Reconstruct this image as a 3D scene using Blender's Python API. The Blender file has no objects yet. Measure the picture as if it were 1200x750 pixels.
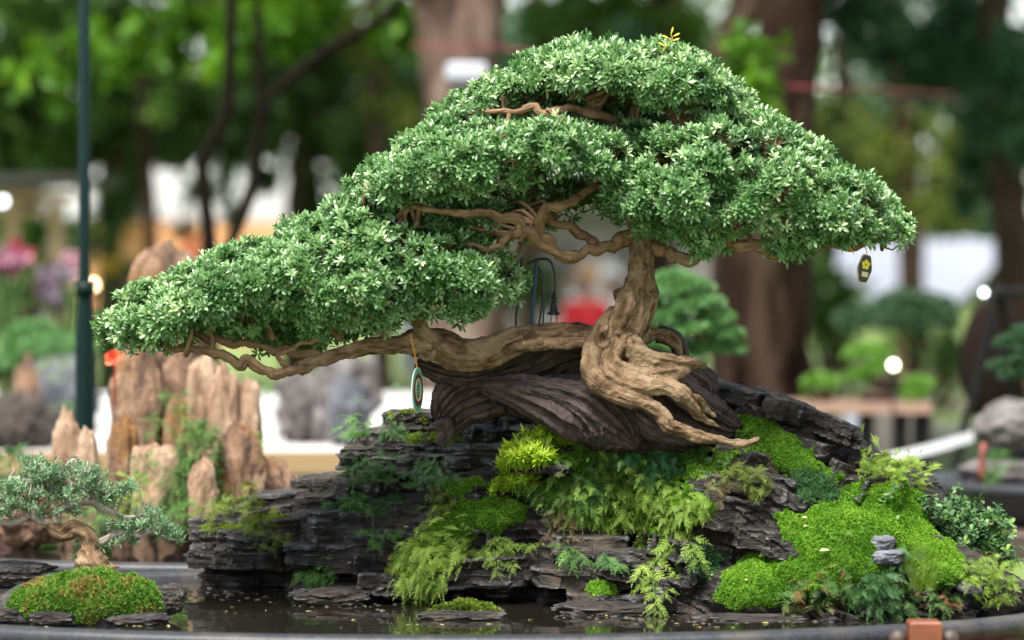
import bpy, bmesh, math, random
import numpy as np
from mathutils import Vector, Matrix
from mathutils.bvhtree import BVHTree
from mathutils.kdtree import KDTree
R_ = np.random.default_rng(7)
random.seed(7)
C = bpy.context.scene.collection
SC = bpy.context.scene
# ------------------------------------------------------------------ camera, sky, sun, exposure
CAMZ = 1.45
PITCH = math.atan(85 / 4500)
cam = bpy.data.cameras.new('camera'); camo = bpy.data.objects.new('camera', cam); C.objects.link(camo)
camo.location = (0, 0, CAMZ); camo.rotation_euler = (math.pi / 2 - PITCH, 0, 0)
cam.sensor_width = 36; cam.lens = 135; cam.clip_start = 0.1; cam.clip_end = 2000
cam.dof.use_dof = True; cam.dof.focus_distance = 5.97; cam.dof.aperture_fstop = 3.4; cam.dof.aperture_blades = 0
SC.camera = camo
world = bpy.data.worlds.new('World'); SC.world = world; world.use_nodes = True
SUN_EL, SUN_AZ = math.radians(64), math.radians(208)     # light from above, behind-left of the camera
nt = world.node_tree; bg = nt.nodes['Background']
sky = nt.nodes.new('ShaderNodeTexSky'); sky.sky_type = 'NISHITA'; sky.sun_disc = False
sky.sun_elevation = SUN_EL; sky.sun_rotation = SUN_AZ; sky.air_density = 1.0; sky.dust_density = 1.0; sky.ozone_density = 1.0
hs = nt.nodes.new('ShaderNodeHueSaturation'); hs.inputs['Saturation'].default_value = 0.35
nt.links.new(sky.outputs[0], hs.inputs['Color']); nt.links.new(hs.outputs[0], bg.inputs[0])
bg.inputs[1].default_value = 0.125
sl = bpy.data.lights.new('sun', 'SUN'); sl.energy = 4.7; sl.angle = math.radians(24); sl.color = (1.0, 0.965, 0.91)
so = bpy.data.objects.new('sun', sl); C.objects.link(so)
so.location = (-3, -3, 10)
_d = Vector((math.sin(SUN_AZ) * math.cos(SUN_EL), math.cos(SUN_AZ) * math.cos(SUN_EL), math.sin(SUN_EL)))
so.rotation_euler = _d.to_track_quat('Z', 'Y').to_euler()
SC.view_settings.view_transform = 'Standard'; SC.view_settings.look = 'None'
SC.view_settings.exposure = 1.3; SC.view_settings.gamma = 1; SC.view_settings.use_curve_mapping = False
SC.render.engine = 'CYCLES'
SC.cycles.use_denoising = True; SC.cycles.max_bounces = 6; SC.cycles.transparent_max_bounces = 4
SC.cycles.sample_clamp_indirect = 6.0

# ------------------------------------------------------------------ helpers
FWD = np.array([0, math.cos(PITCH), -math.sin(PITCH)]); UPV = np.array([0, math.sin(PITCH), math.cos(PITCH)])
CAM = np.array([0, 0, CAMZ])
def ray(px, py):
    px = np.asarray(px, float); py = np.asarray(py, float)
    d = FWD + np.array([1., 0, 0]) * ((px - 600) / 4500)[..., None] + UPV * ((375 - py) / 4500)[..., None]
    return d
def P(px, py, Y):                                  # the point at depth Y (metres) seen at photo pixel px, py
    d = ray(px, py); Y = np.asarray(Y, float)
    return CAM + d * (Y / d[..., 1])[..., None]
def V(px, py, Y): return Vector(P(px, py, Y))
def hsh(i, j, k, s):
    h = (i.astype(np.int64) * 374761393 + j.astype(np.int64) * 668265263 + k.astype(np.int64) * 2147483647 + s * 974634777) & 0xFFFFFFFF
    h = ((h ^ (h >> 13)) * 1274126177) & 0xFFFFFFFF
    h = ((h ^ (h >> 16)) * 2246822519) & 0xFFFFFFFF
    return ((h ^ (h >> 15)) & 0xFFFFFF) / float(0xFFFFFF)
def vn(p, s=0):                                    # value noise 0..1
    p = np.asarray(p, float); i = np.floor(p); f = p - i; u = f * f * (3 - 2 * f); i = i.astype(np.int64)
    r = 0
    for a in (0, 1):
        for b in (0, 1):
            for c in (0, 1):
                w = (u[:, 0] if a else 1 - u[:, 0]) * (u[:, 1] if b else 1 - u[:, 1]) * (u[:, 2] if c else 1 - u[:, 2])
                r = r + w * hsh(i[:, 0] + a, i[:, 1] + b, i[:, 2] + c, s)
    return r
def fbm(p, o=4, s=0):
    p = np.asarray(p, float); r = 0; w = 1; t = 0
    for k in range(o):
        r = r + w * (vn(p * 2.03 ** k, s + k) - .5); t += w; w *= .5
    return r / t * 2                                # about -1..1
def norm(v): return v / np.maximum(np.linalg.norm(v, axis=-1, keepdims=True), 1e-9)
def mesh_np(name, v, f, mat, parent=None, var=None, smooth=True, fib=None):
    """one mesh object from arrays; f may be a list of face arrays (tri and quad)"""
    if not isinstance(f, list) or np.ndim(f[0]) < 2: f = [np.array(f)]
    f = [np.asarray(x, np.int32) for x in f if len(x)]
    me = bpy.data.meshes.new(name); v = np.asarray(v, np.float32)
    me.vertices.add(len(v)); me.vertices.foreach_set('co', v.ravel())
    tot = np.concatenate([np.full(len(x), x.shape[1], np.int32) for x in f]); idx = np.concatenate([x.ravel() for x in f])
    me.loops.add(len(idx)); me.loops.foreach_set('vertex_index', idx)
    me.polygons.add(len(tot)); st = np.zeros(len(tot), np.int32); st[1:] = np.cumsum(tot)[:-1]
    me.polygons.foreach_set('loop_start', st); me.polygons.foreach_set('loop_total', tot)
    me.polygons.foreach_set('use_smooth', np.full(len(tot), smooth, bool))
    if var is not None:
        a = me.attributes.new('var', 'FLOAT', 'POINT'); a.data.foreach_set('value', np.asarray(var, np.float32))
    if fib is not None:
        a = me.attributes.new('fib', 'FLOAT_VECTOR', 'POINT'); a.data.foreach_set('vector', np.asarray(fib, np.float32).ravel())
    me.update(calc_edges=True); me.validate()
    me.materials.append(mat)
    o = bpy.data.objects.new(name, me); C.objects.link(o)
    if parent is not None: o.parent = parent
    return o
def tag(o, label, cat, group=None, kind=None):
    o['label'] = label; o['category'] = cat
    if group: o['group'] = group
    if kind: o['kind'] = kind
    return o
def struct(o, kind='structure'):
    o['kind'] = kind; return o
def empty(name, label, cat, group=None):
    o = bpy.data.objects.new(name, None); C.objects.link(o); o.empty_display_size = .05
    return tag(o, label, cat, group)
class MB:                                           # collects pieces into one mesh
    def __init__(s): s.v = []; s.f = {3: [], 4: []}; s.n = 0; s.a = []; s.fb = []
    def add(s, v, f, var=None, fib=None):
        v = np.asarray(v, float)
        for x in (f if isinstance(f, list) else [f]):
            x = np.asarray(x, np.int64)
            if len(x): s.f[x.shape[1]].append(x + s.n)
        s.v.append(v); s.a.append(np.full(len(v), .5) if var is None else np.broadcast_to(np.asarray(var, float), (len(v),)))
        s.fb.append(np.zeros((len(v), 3)) if fib is None else fib); s.n += len(v); return s
    def build(s, name, mat, parent=None, smooth=True):
        fs = [np.concatenate(s.f[k]) for k in (3, 4) if s.f[k]]
        return mesh_np(name, np.concatenate(s.v), fs, mat, parent, np.concatenate(s.a), smooth, np.concatenate(s.fb))
    def box(s, c, size, rz=0, var=None, bev=0.0, M=None):
        x, y, z = np.array(size) / 2.; b = min(bev, x * .9, y * .9, z * .9)
        v = []
        for sz in (-1, 1):
            for (dx, dy, dz) in ((b, b, 0), (0, 0, b)) if sz < 0 else ((0, 0, b), (b, b, 0)):
                X, Y_, Z = x - dx, y - dy, sz * (z - dz)
                v += [(-X, -Y_, Z), (X, -Y_, Z), (X, Y_, Z), (-X, Y_, Z)]
        v = np.array(v); f = [[3, 2, 1, 0], [12, 13, 14, 15]]
        for k in range(3):
            for i in range(4): f.append([k * 4 + i, k * 4 + (i + 1) % 4, k * 4 + 4 + (i + 1) % 4, k * 4 + 4 + i])
        if M is not None: v = v @ np.array(M).T
        cs, sn = math.cos(rz), math.sin(rz)
        v = v @ np.array([[cs, sn, 0], [-sn, cs, 0], [0, 0, 1]]) + np.array(c)
        return s.add(v, np.array(f), var)
    def tube(s, pts, rad, seg=8, sub=4, var=None, caps=True, **k):
        v, f, fb = sweep(pts, rad, seg, sub, caps=caps, **k); return s.add(v, f, var, fb)
    def lathe(s, c, prof, seg=24, var=None, axis='Z'):
        a = np.arange(seg) * 2 * math.pi / seg; v = []
        for r, z in prof: v.append(np.stack([r * np.cos(a), r * np.sin(a), np.full(seg, z)], 1))
        v = np.concatenate(v); f = []
        for k in range(len(prof) - 1):
            for i in range(seg): f.append([k * seg + i, k * seg + (i + 1) % seg, (k + 1) * seg + (i + 1) % seg, (k + 1) * seg + i])
        if axis == 'Y': v = v[:, [0, 2, 1]] * np.array([1, -1, 1])
        if axis == 'X': v = v[:, [2, 1, 0]]
        return s.add(v + np.array(c), np.array(f), var)
def spline(pts, sub):
    p = np.asarray(pts, float)
    if len(p) < 3 or sub == 1:
        t = np.linspace(0, len(p) - 1, (len(p) - 1) * sub + 1); i = np.minimum(t.astype(int), len(p) - 2); w = (t - i)[:, None]
        return p[i] * (1 - w) + p[i + 1] * w
    q = np.vstack([2 * p[0] - p[1], p, 2 * p[-1] - p[-2]]); out = []
    for i in range(1, len(q) - 2):
        for k in range(sub):
            t = k / sub; a, b, c, d = q[i - 1:i + 3]
            out.append(.5 * (2 * b + (c - a) * t + (2 * a - 5 * b + 4 * c - d) * t * t + (3 * b - 3 * c + d - a) * t ** 3))
    out.append(p[-1]); return np.array(out)
def sweep(pts, rad, seg=12, sub=6, flat=(1, 1), ridge=0, ridge_n=3., twist=0., lump=0, lfreq=20., seed=0, caps=True, groove=0, gn=8):
    rad = np.broadcast_to(np.asarray(rad, float), (len(pts),))
    q = spline(np.column_stack([np.asarray(pts, float), rad]), sub); c, r = q[:, :3], np.maximum(q[:, 3], 1e-4); n = len(c)
    t = norm(np.gradient(c, axis=0)); u = np.zeros_like(c)
    a0 = np.array([0, 0, 1.]) if abs(t[0, 2]) < .8 else np.array([0, 1., 0])
    u[0] = norm(np.cross(np.cross(t[0], a0), t[0]))
    for i in range(1, n): u[i] = norm(u[i - 1] - t[i] * (u[i - 1] @ t[i]))
    w = np.cross(t, u); L = np.concatenate([[0], np.cumsum(np.linalg.norm(np.diff(c, axis=0), axis=1))])
    a = np.arange(seg) * 2 * math.pi / seg
    A = np.broadcast_to(a, (n, seg)); LL = np.broadcast_to(L[:, None], (n, seg)); RR = np.broadcast_to(r[:, None], (n, seg))
    rr = RR.copy(); ta = A + twist * LL
    if ridge or lump or groove:
        pr = np.stack([np.cos(ta) * ridge_n, np.sin(ta) * ridge_n, LL * 7], -1).reshape(-1, 3)
        if ridge: rr = rr * (1 + ridge * fbm(pr, 3, seed).reshape(n, seg))
        if lump: rr = rr * (1 + lump * fbm(np.stack([np.cos(A) * 1.2, np.sin(A) * 1.2, LL * lfreq], -1).reshape(-1, 3), 2, seed + 9).reshape(n, seg))
        if groove:
            ph = ta * gn + 3.2 * fbm(np.stack([np.cos(ta) * 1.6, np.sin(ta) * 1.6, LL * 6], -1).reshape(-1, 3), 3, seed + 5).reshape(n, seg)
            fr = (ph / (2 * math.pi)) % 1.0
            rr = rr * (1 + groove * (np.abs(fr * 2 - 1) ** .7 - .6) * (.55 + .9 * vn(np.stack([np.cos(ta) * 2, np.sin(ta) * 2, LL * 9], -1).reshape(-1, 3), seed + 3).reshape(n, seg)))
    v = c[:, None] + u[:, None] * (np.cos(A) * rr * flat[0])[..., None] + w[:, None] * (np.sin(A) * rr * flat[1])[..., None]
    fb = np.stack([np.cos(ta) * RR, np.sin(ta) * RR, LL], -1).reshape(-1, 3); v = v.reshape(-1, 3)
    i, j = np.meshgrid(np.arange(n - 1), np.arange(seg), indexing='ij'); j2 = (j + 1) % seg
    f = np.stack([i * seg + j, i * seg + j2, (i + 1) * seg + j2, (i + 1) * seg + j], -1).reshape(-1, 4); fs = [f]
    if caps:
        v = np.vstack([v, c[0] - t[0] * r[0] * .3, c[-1] + t[-1] * r[-1] * .4]); fb = np.vstack([fb, [0, 0, 0], [0, 0, L[-1]]])
        k = np.arange(seg); k2 = (k + 1) % seg; b = (n - 1) * seg
        fs.append(np.vstack([np.stack([k2, k, np.full(seg, n * seg)], 1), np.stack([b + k, b + k2, np.full(seg, n * seg + 1)], 1)]))
    return v, fs, fb
def remesh(o, vox):
    m = o.modifiers.new('r', 'REMESH'); m.mode = 'VOXEL'; m.voxel_size = vox; m.use_smooth_shade = True
    dg = bpy.context.evaluated_depsgraph_get(); me = bpy.data.meshes.new_from_object(o.evaluated_get(dg))
    v = np.empty(len(me.vertices) * 3, np.float32); me.vertices.foreach_get('co', v); v = v.reshape(-1, 3).astype(float)
    nrm = np.empty(len(me.vertices) * 3, np.float32); me.vertices.foreach_get('normal', nrm)
    q = np.empty(len(me.polygons) * 4, np.int32); me.polygons.foreach_get('vertices', q)
    nm = o.name; mat = o.data.materials[0]; old = o.data
    bpy.data.objects.remove(o); bpy.data.meshes.remove(old); bpy.data.meshes.remove(me)
    return v, nrm.reshape(-1, 3).astype(float), q.reshape(-1, 4)
def vsmooth(v, q, it=1, lam=.5):
    e = np.vstack([q[:, [0, 1]], q[:, [1, 2]], q[:, [2, 3]], q[:, [3, 0]]])
    cnt = np.bincount(e[:, 0], minlength=len(v)) + np.bincount(e[:, 1], minlength=len(v))
    for _ in range(it):
        s = np.zeros_like(v)
        for k in range(3): s[:, k] = np.bincount(e[:, 0], v[e[:, 1], k], len(v)) + np.bincount(e[:, 1], v[e[:, 0], k], len(v))
        v = v * (1 - lam) + lam * s / np.maximum(cnt, 1)[:, None]
    return v
def inpoly(px, py, poly):
    p = np.asarray(poly, float); q = np.roll(p, -1, 0); r = np.zeros(np.shape(px), bool)
    for (x1, y1), (x2, y2) in zip(p, q):
        if y1 != y2: r ^= ((y1 > py) != (y2 > py)) & (px < (x2 - x1) * (py - y1) / (y2 - y1) + x1)
    return r
def edist(px, py, poly):
    p = np.asarray(poly, float); q = np.roll(p, -1, 0); d = np.full(np.shape(px), 1e9)
    for a, b in zip(p, q):
        ab = b - a; t = np.clip(((px - a[0]) * ab[0] + (py - a[1]) * ab[1]) / max(ab @ ab, 1e-9), 0, 1)
        d = np.minimum(d, np.hypot(px - a[0] - t * ab[0], py - a[1] - t * ab[1]))
    return d
def frames(d, up):                                   # rotation matrices with columns side, dir, up
    d = norm(d); s = np.cross(d, up); bad = np.linalg.norm(s, axis=1) < 1e-4; s[bad] = np.cross(d[bad], [1., .3, .2]); s = norm(s)
    return np.stack([s, d, np.cross(s, d)], -1)
LEAF = np.array([(0, 0, 0), (-.13, .3, .05), (.13, .3, .05), (0, .35, -.01), (-.2, .68, .05), (.2, .68, .05), (0, .7, 0), (0, 1, -.06)], float)
LEAF_F = np.array([(0, 3, 1), (0, 2, 3), (1, 3, 6), (1, 6, 4), (3, 2, 5), (3, 5, 6), (4, 6, 7), (6, 5, 7)])
NEED = np.array([(-.06, 0, 0), (.06, 0, 0), (.07, .5, .04), (-.07, .5, .04), (0, 1, 0)], float)
NEED_F = np.array([(0, 1, 2), (0, 2, 3), (3, 2, 4)])
DIAM = np.array([(0, 0, 0), (.32, .5, .08), (0, 1, 0), (-.32, .5, .08)], float)
DIAM_F = np.array([(0, 1, 2), (0, 2, 3)])
def place(mb, T, F, pos, Rm, s, var, wid=1.0):
    n = len(pos)
    if n == 0: return
    s = np.broadcast_to(np.asarray(s, float), (n,)); t = T * np.array([wid, 1, 1])
    v = np.einsum('nij,vj->nvi', Rm, t) * s[:, None, None] + pos[:, None]
    f = (np.arange(n)[:, None, None] * len(T) + F[None]).reshape(-1, 3)
    mb.add(v.reshape(-1, 3), f, np.repeat(np.broadcast_to(var, (n,)), len(T)))
def rosettes(mb, pos, nrm, size, k, var, rng, T=LEAF, F=LEAF_F, lo=12, hi=75, wid=1.0, lift=.15):
    """k leaves round each axis"""
    n = len(pos); nrm = norm(nrm)
    a = np.where(np.abs(nrm[:, 2:3]) < .9, [[0, 0, 1.]], [[1., 0, 0]]); t1 = norm(np.cross(nrm, a)); t2 = np.cross(nrm, t1)
    ph = rng.uniform(0, 6.28, (n, 1)) + np.arange(k)[None] * 2.4 + rng.normal(0, .25, (n, k))
    el = np.radians(np.linspace(hi, lo, k)[None] + rng.normal(0, 9, (n, k)))
    d = np.cos(el)[..., None] * (np.cos(ph)[..., None] * t1[:, None] + np.sin(ph)[..., None] * t2[:, None]) + np.sin(el)[..., None] * nrm[:, None]
    d = d.reshape(-1, 3); up = np.repeat(nrm, k, 0) + rng.normal(0, .18, (n * k, 3))
    s = np.repeat(np.broadcast_to(size, (n,)), k) * rng.uniform(.7, 1.1, n * k)
    st = np.tile(np.linspace(lift, 0, k), n)[:, None] * np.repeat(nrm, k, 0) * s[:, None]
    va = np.clip(np.repeat(np.broadcast_to(var, (n,)), k) + np.tile(np.linspace(.1, -.1, k), n) + rng.normal(0, .05, n * k), 0, 1)
    place(mb, T, F, np.repeat(pos, k, 0) + st, frames(d, up), s, va, wid)

# ------------------------------------------------------------------ materials
def new_mat(name):
    m = bpy.data.materials.new(name); m.use_nodes = True; t = m.node_tree
    return m, t, t.nodes['Principled BSDF'], t.nodes['Material Output']
def N(t, ty, **k):
    n = t.nodes.new(ty)
    for a, b in k.items():
        if a in n.inputs.keys(): n.inputs[a].default_value = b
        else: setattr(n, a, b)
    return n
def ramp(t, fac, stops):
    r = t.nodes.new('ShaderNodeValToRGB'); e = r.color_ramp.elements
    while len(e) < len(stops): e.new(.5)
    for x, (p, c) in zip(e, stops): x.position = p; x.color = (*c, 1)
    t.links.new(fac, r.inputs[0]); return r.outputs[0]
def leaf_mat(name, stops, rough=.45, trans=.25, spec=.5, noise=0):
    m, t, b, out = new_mat(name)
    a = N(t, 'ShaderNodeAttribute', attribute_name='var'); f = a.outputs['Fac']
    if noise:
        tc = N(t, 'ShaderNodeTexCoord'); nz = N(t, 'ShaderNodeTexNoise', Scale=noise, Detail=3.0); t.links.new(tc.outputs['Object'], nz.inputs['Vector'])
        ad = N(t, 'ShaderNodeMath', operation='MULTIPLY_ADD'); t.links.new(nz.outputs[0], ad.inputs[0]); ad.inputs[1].default_value = .8
        sb = N(t, 'ShaderNodeMath', operation='SUBTRACT'); t.links.new(f, sb.inputs[0]); sb.inputs[1].default_value = .4
        t.links.new(sb.outputs[0], ad.inputs[2]); f = ad.outputs[0]
    c = ramp(t, f, stops); t.links.new(c, b.inputs['Base Color'])
    b.inputs['Roughness'].default_value = rough; b.inputs['Specular IOR Level'].default_value = spec
    if trans:
        tr = N(t, 'ShaderNodeBsdfTranslucent'); mx = N(t, 'ShaderNodeMixShader', Fac=trans)
        hs = N(t, 'ShaderNodeHueSaturation', Saturation=1.1, Value=1.5, Hue=.49); t.links.new(c, hs.inputs['Color']); t.links.new(hs.outputs[0], tr.inputs['Color'])
        t.links.new(b.outputs[0], mx.inputs[1]); t.links.new(tr.outputs[0], mx.inputs[2]); t.links.new(mx.outputs[0], out.inputs['Surface'])
    return m
def plain(name, col, rough=.6, metal=0, spec=.5, var=0.0, scale=20., bump=0, emit=0):
    m, t, b, out = new_mat(name); b.inputs['Roughness'].default_value = rough; b.inputs['Metallic'].default_value = metal
    b.inputs['Base Color'].default_value = (*col, 1); b.inputs['Specular IOR Level'].default_value = spec
    if var or bump:
        tc = N(t, 'ShaderNodeTexCoord'); nz = N(t, 'ShaderNodeTexNoise', Scale=scale, Detail=6.0, Roughness=.6); t.links.new(tc.outputs['Object'], nz.inputs['Vector'])
        if var:
            c = ramp(t, nz.outputs[0], [(.3, tuple(x * (1 - var) for x in col)), (.7, tuple(min(1, x * (1 + var)) for x in col))]); t.links.new(c, b.inputs['Base Color'])
        if bump:
            bp = N(t, 'ShaderNodeBump', Strength=bump, Distance=.01); t.links.new(nz.outputs[0], bp.inputs['Height']); t.links.new(bp.outputs[0], b.inputs['Normal'])
    if emit: b.inputs['Emission Color'].default_value = (*col, 1); b.inputs['Emission Strength'].default_value = emit
    return m
def stone_mat(name, cols, scale=(12, 12, 45), bscale=1.0, rough=.75, bump=.5, dist=.006, blotch=None, blamt=.62, edge=0, spec=.5):
    m, t, b, out = new_mat(name); tc = N(t, 'ShaderNodeTexCoord'); mp = N(t, 'ShaderNodeMapping'); mp.inputs['Scale'].default_value = scale
    t.links.new(tc.outputs['Object'], mp.inputs[0])
    n1 = N(t, 'ShaderNodeTexNoise', Scale=1.0, Detail=8.0, Roughness=.62, Distortion=.6); t.links.new(mp.outputs[0], n1.inputs['Vector'])
    c = ramp(t, n1.outputs[0], cols)
    if blotch:
        n2 = N(t, 'ShaderNodeTexNoise', Scale=9.0, Detail=5.0, Roughness=.65); t.links.new(tc.outputs['Object'], n2.inputs['Vector'])
        k = ramp(t, n2.outputs[0], [(blamt - .05, (0, 0, 0)), (blamt + .1, (1, 1, 1))]); mx = N(t, 'ShaderNodeMix', data_type='RGBA')
        t.links.new(k, mx.inputs['Factor']); t.links.new(c, mx.inputs[6]); mx.inputs[7].default_value = (*blotch, 1); c = mx.outputs[2]
    if edge:                                        # worn paler arrises of the broken slate
        ge = N(t, 'ShaderNodeNewGeometry'); k = ramp(t, ge.outputs['Pointiness'], [(.52, (0, 0, 0)), (.60, (1, 1, 1))]); mx = N(t, 'ShaderNodeMix', data_type='RGBA'); mu = N(t, 'ShaderNodeMath', operation='MULTIPLY'); t.links.new(k, mu.inputs[0]); t.links.new(n1.outputs[0], mu.inputs[1])
        t.links.new(mu.outputs[0], mx.inputs['Factor']); t.links.new(c, mx.inputs[6]); mx.inputs[7].default_value = (edge * 1.6, edge * 1.55, edge * 1.6, 1); c = mx.outputs[2]
    t.links.new(c, b.inputs['Base Color']); b.inputs['Roughness'].default_value = rough; b.inputs['Specular IOR Level'].default_value = spec
    mp2 = N(t, 'ShaderNodeMapping'); mp2.inputs['Scale'].default_value = tuple(x * 3.2 * bscale for x in scale); t.links.new(tc.outputs['Object'], mp2.inputs[0])
    n3 = N(t, 'ShaderNodeTexNoise', Scale=1.0, Detail=9.0, Roughness=.68); t.links.new(mp2.outputs[0], n3.inputs['Vector'])
    bp = N(t, 'ShaderNodeBump', Strength=bump, Distance=dist); t.links.new(n3.outputs[0], bp.inputs['Height']); t.links.new(bp.outputs[0], b.inputs['Normal'])
    return m
def bark_mat(name, cols, fs=(90, 90, 22), rough=.8, bump=.6, dist=.004, blotch=None, spec=.2):
    m, t, b, out = new_mat(name); a = N(t, 'ShaderNodeAttribute', attribute_name='fib'); mp = N(t, 'ShaderNodeMapping'); mp.inputs['Scale'].default_value = fs
    t.links.new(a.outputs['Vector'], mp.inputs[0]); n1 = N(t, 'ShaderNodeTexNoise', Scale=1.0, Detail=8.0, Roughness=.65, Distortion=.8); t.links.new(mp.outputs[0], n1.inputs['Vector'])
    c = ramp(t, n1.outputs[0], cols)
    if blotch:
        tc = N(t, 'ShaderNodeTexCoord'); n2 = N(t, 'ShaderNodeTexNoise', Scale=14.0, Detail=5.0, Roughness=.6); t.links.new(tc.outputs['Object'], n2.inputs['Vector'])
        k = ramp(t, n2.outputs[0], [(.52, (0, 0, 0)), (.68, (1, 1, 1))]); mx = N(t, 'ShaderNodeMix', data_type='RGBA')
        t.links.new(k, mx.inputs['Factor']); t.links.new(c, mx.inputs[6]); mx.inputs[7].default_value = (*blotch, 1); c = mx.outputs[2]
    t.links.new(c, b.inputs['Base Color']); b.inputs['Roughness'].default_value = rough; b.inputs['Specular IOR Level'].default_value = spec
    mp2 = N(t, 'ShaderNodeMapping'); mp2.inputs['Scale'].default_value = tuple(x * 2.6 for x in fs); t.links.new(a.outputs['Vector'], mp2.inputs[0])
    n3 = N(t, 'ShaderNodeTexNoise', Scale=1.0, Detail=8.0, Roughness=.66); t.links.new(mp2.outputs[0], n3.inputs['Vector'])
    bp = N(t, 'ShaderNodeBump', Strength=bump, Distance=dist); t.links.new(n3.outputs[0], bp.inputs['Height']); t.links.new(bp.outputs[0], b.inputs['Normal'])
    return m
M_BARK = bark_mat('bonsai_bark', [(.32, (.035, .019, .010)), (.44, (.135, .080, .042)), (.57, (.25, .162, .092)), (.76, (.43, .32, .205))], fs=(80, 80, 30), bump=1.0, dist=.007, blotch=(.31, .225, .135))
M_BRANCH = bark_mat('branch_bark', [(.25, (.07, .04, .025)), (.5, (.20, .12, .065)), (.75, (.36, .24, .14))])
M_DRIFT = bark_mat('driftwood', [(.28, (.011, .007, .006)), (.48, (.042, .027, .024)), (.62, (.085, .056, .048)), (.8, (.17, .12, .10))], fs=(60, 60, 16), rough=.55, bump=1.0, dist=.007, blotch=(.055, .036, .034), spec=.4)
M_SLATE = stone_mat('slate', [(.28, (.007, .006, .005)), (.45, (.021, .0185, .0165)), (.62, (.052, .047, .043)), (.80, (.15, .14, .135))], scale=(16, 16, 85), blotch=(.085, .066, .046), blamt=.57, bump=1.0, dist=.008, edge=.18, spec=.22, rough=.62)
M_GREY = stone_mat('grey_stone', [(.25, (.035, .035, .042)), (.5, (.10, .10, .118)), (.75, (.24, .24, .27))], scale=(20, 20, 40))
M_LEAF = leaf_mat('bonsai_leaf', [(0, (.012, .045, .010)), (.3, (.036, .115, .024)), (.55, (.09, .21, .055)), (.82, (.23, .375, .155)), (1, (.44, .56, .28))], rough=.40, trans=.2, spec=.75)
M_TRAY = stone_mat('granite_tray', [(.3, (.014, .015, .018)), (.62, (.034, .036, .042)), (.70, (.06, .06, .07)), (.80, (.42, .42, .43))], scale=(160, 160, 160), rough=.42, bump=.3, dist=.002, blotch=(.06, .056, .05), blamt=.56, spec=.35)
M_MOSS = leaf_mat('moss', [(0, (.024, .075, .006)), (.4, (.08, .20, .014)), (.7, (.165, .32, .026)), (1, (.31, .41, .06))], rough=.75, trans=.2, spec=.15)
# ------------------------------------------------------------------ tray, water
H_RIM, H_WAT = CAMZ - .545, CAMZ - .558
TC = (-.10, 5.95); TA, TB = .98, .58
def oval(name_empty, c, a, b, zr, zb, mat, wall=.035):
    n = 128; t = np.arange(n) * 2 * math.pi / n
    prof = [(-.10, zb), (-.03, zb + .01), (0, zr - .03), (.012, zr - .022), (.014, zr - .006), (.006, zr), (-wall + .006, zr), (-wall, zr - .006), (-wall - .002, zb + .03), (-.6, zb + .028)]
    v = []
    for off, z in prof:
        if off == -.6: v.append(np.tile([[c[0], c[1], z]], (n, 1)) + np.stack([np.cos(t) * .01, np.sin(t) * .01, 0 * t], 1)); continue
        v.append(np.stack([c[0] + (a + off) * np.cos(t), c[1] + (b + off) * np.sin(t), 0 * t + z], 1))
    v = np.concatenate(v); f = []
    for k in range(len(prof) - 1):
        for i in range(n): f.append([k * n + i, k * n + (i + 1) % n, (k + 1) * n + (i + 1) % n, (k + 1) * n + i])
    f = np.array(f); split = 3 * n
    f = np.vstack([f, [[n - 1 - i if False else i for i in range(0)]]] if False else [f])
    lower = f[:2 * n]; rim = f[2 * n:8 * n]; floor = f[8 * n:]
    def sub(name, ff):
        u, inv = np.unique(ff, return_inverse=True); return mesh_np(name, v[u], inv.reshape(ff.shape), mat, name_empty)
    sub('basin_wall', lower); sub('rim', rim); sub('basin_floor', floor)
tray = empty('oval_tray', 'wide oval speckled grey granite tray of water holding the main rock landscape', 'tray')
oval(tray, TC, TA, TB, H_RIM, H_RIM - .09, M_TRAY)
def water_sheet(c, a, b, z, mat, name='water'):
    n = 96; t = np.arange(n) * 2 * math.pi / n
    v = np.vstack([[[c[0], c[1], z]], np.stack([c[0] + a * np.cos(t), c[1] + b * np.sin(t), 0 * t + z], 1)])
    i = np.arange(n); return struct(mesh_np(name, v, np.stack([0 * i, 1 + i, 1 + (i + 1) % n], 1), mat))
M_WATER, t_, b_, o_ = new_mat('tray_water'); b_.inputs['Base Color'].default_value = (.012, .011, .008, 1); b_.inputs['Roughness'].default_value = .03; b_.inputs['IOR'].default_value = 1.33
tc_ = N(t_, 'ShaderNodeTexCoord'); nz_ = N(t_, 'ShaderNodeTexNoise', Scale=9.0, Detail=2.0); t_.links.new(tc_.outputs['Object'], nz_.inputs['Vector'])
bp_ = N(t_, 'ShaderNodeBump', Strength=.12, Distance=.01); t_.links.new(nz_.outputs[0], bp_.inputs['Height']); t_.links.new(bp_.outputs[0], b_.inputs['Normal'])
water_sheet(TC, TA - .034, TB - .034, H_WAT, M_WATER)

# ------------------------------------------------------------------ the slate mountain
FX = np.array([205, 350, 450, 600, 750, 860, 1000, 1120, 1200.]); FY = np.array([690, 700, 708, 712, 718, 722, 728, 724, 718.])
def foot(x): return np.interp(x, FX, FY)
def Yfoot(x): return 4500 * .558 / (foot(x) - 290)
def Yf(x, y):
    return Yfoot(x) + np.maximum(foot(x) - y, 0) * np.interp(x, [200, 320, 470, 560], [.0026, .0022, .0018, .00105])
LB = [(470, 492), (490, 480), (510, 452), (530, 425), (555, 385), (580, 325), (600, 275), (625, 236), (645, 222), (665, 214), (695, 222)]
RB = [(470, 905), (490, 945), (515, 1000), (540, 1030), (570, 1060), (600, 1085), (640, 1110), (680, 1130), (725, 1140)]
def lb(y): return np.interp(y, [a for a, b in LB], [b for a, b in LB])
def rb(y): return np.interp(y, [a for a, b in RB], [b for a, b in RB])
rock_mb = MB()
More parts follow.
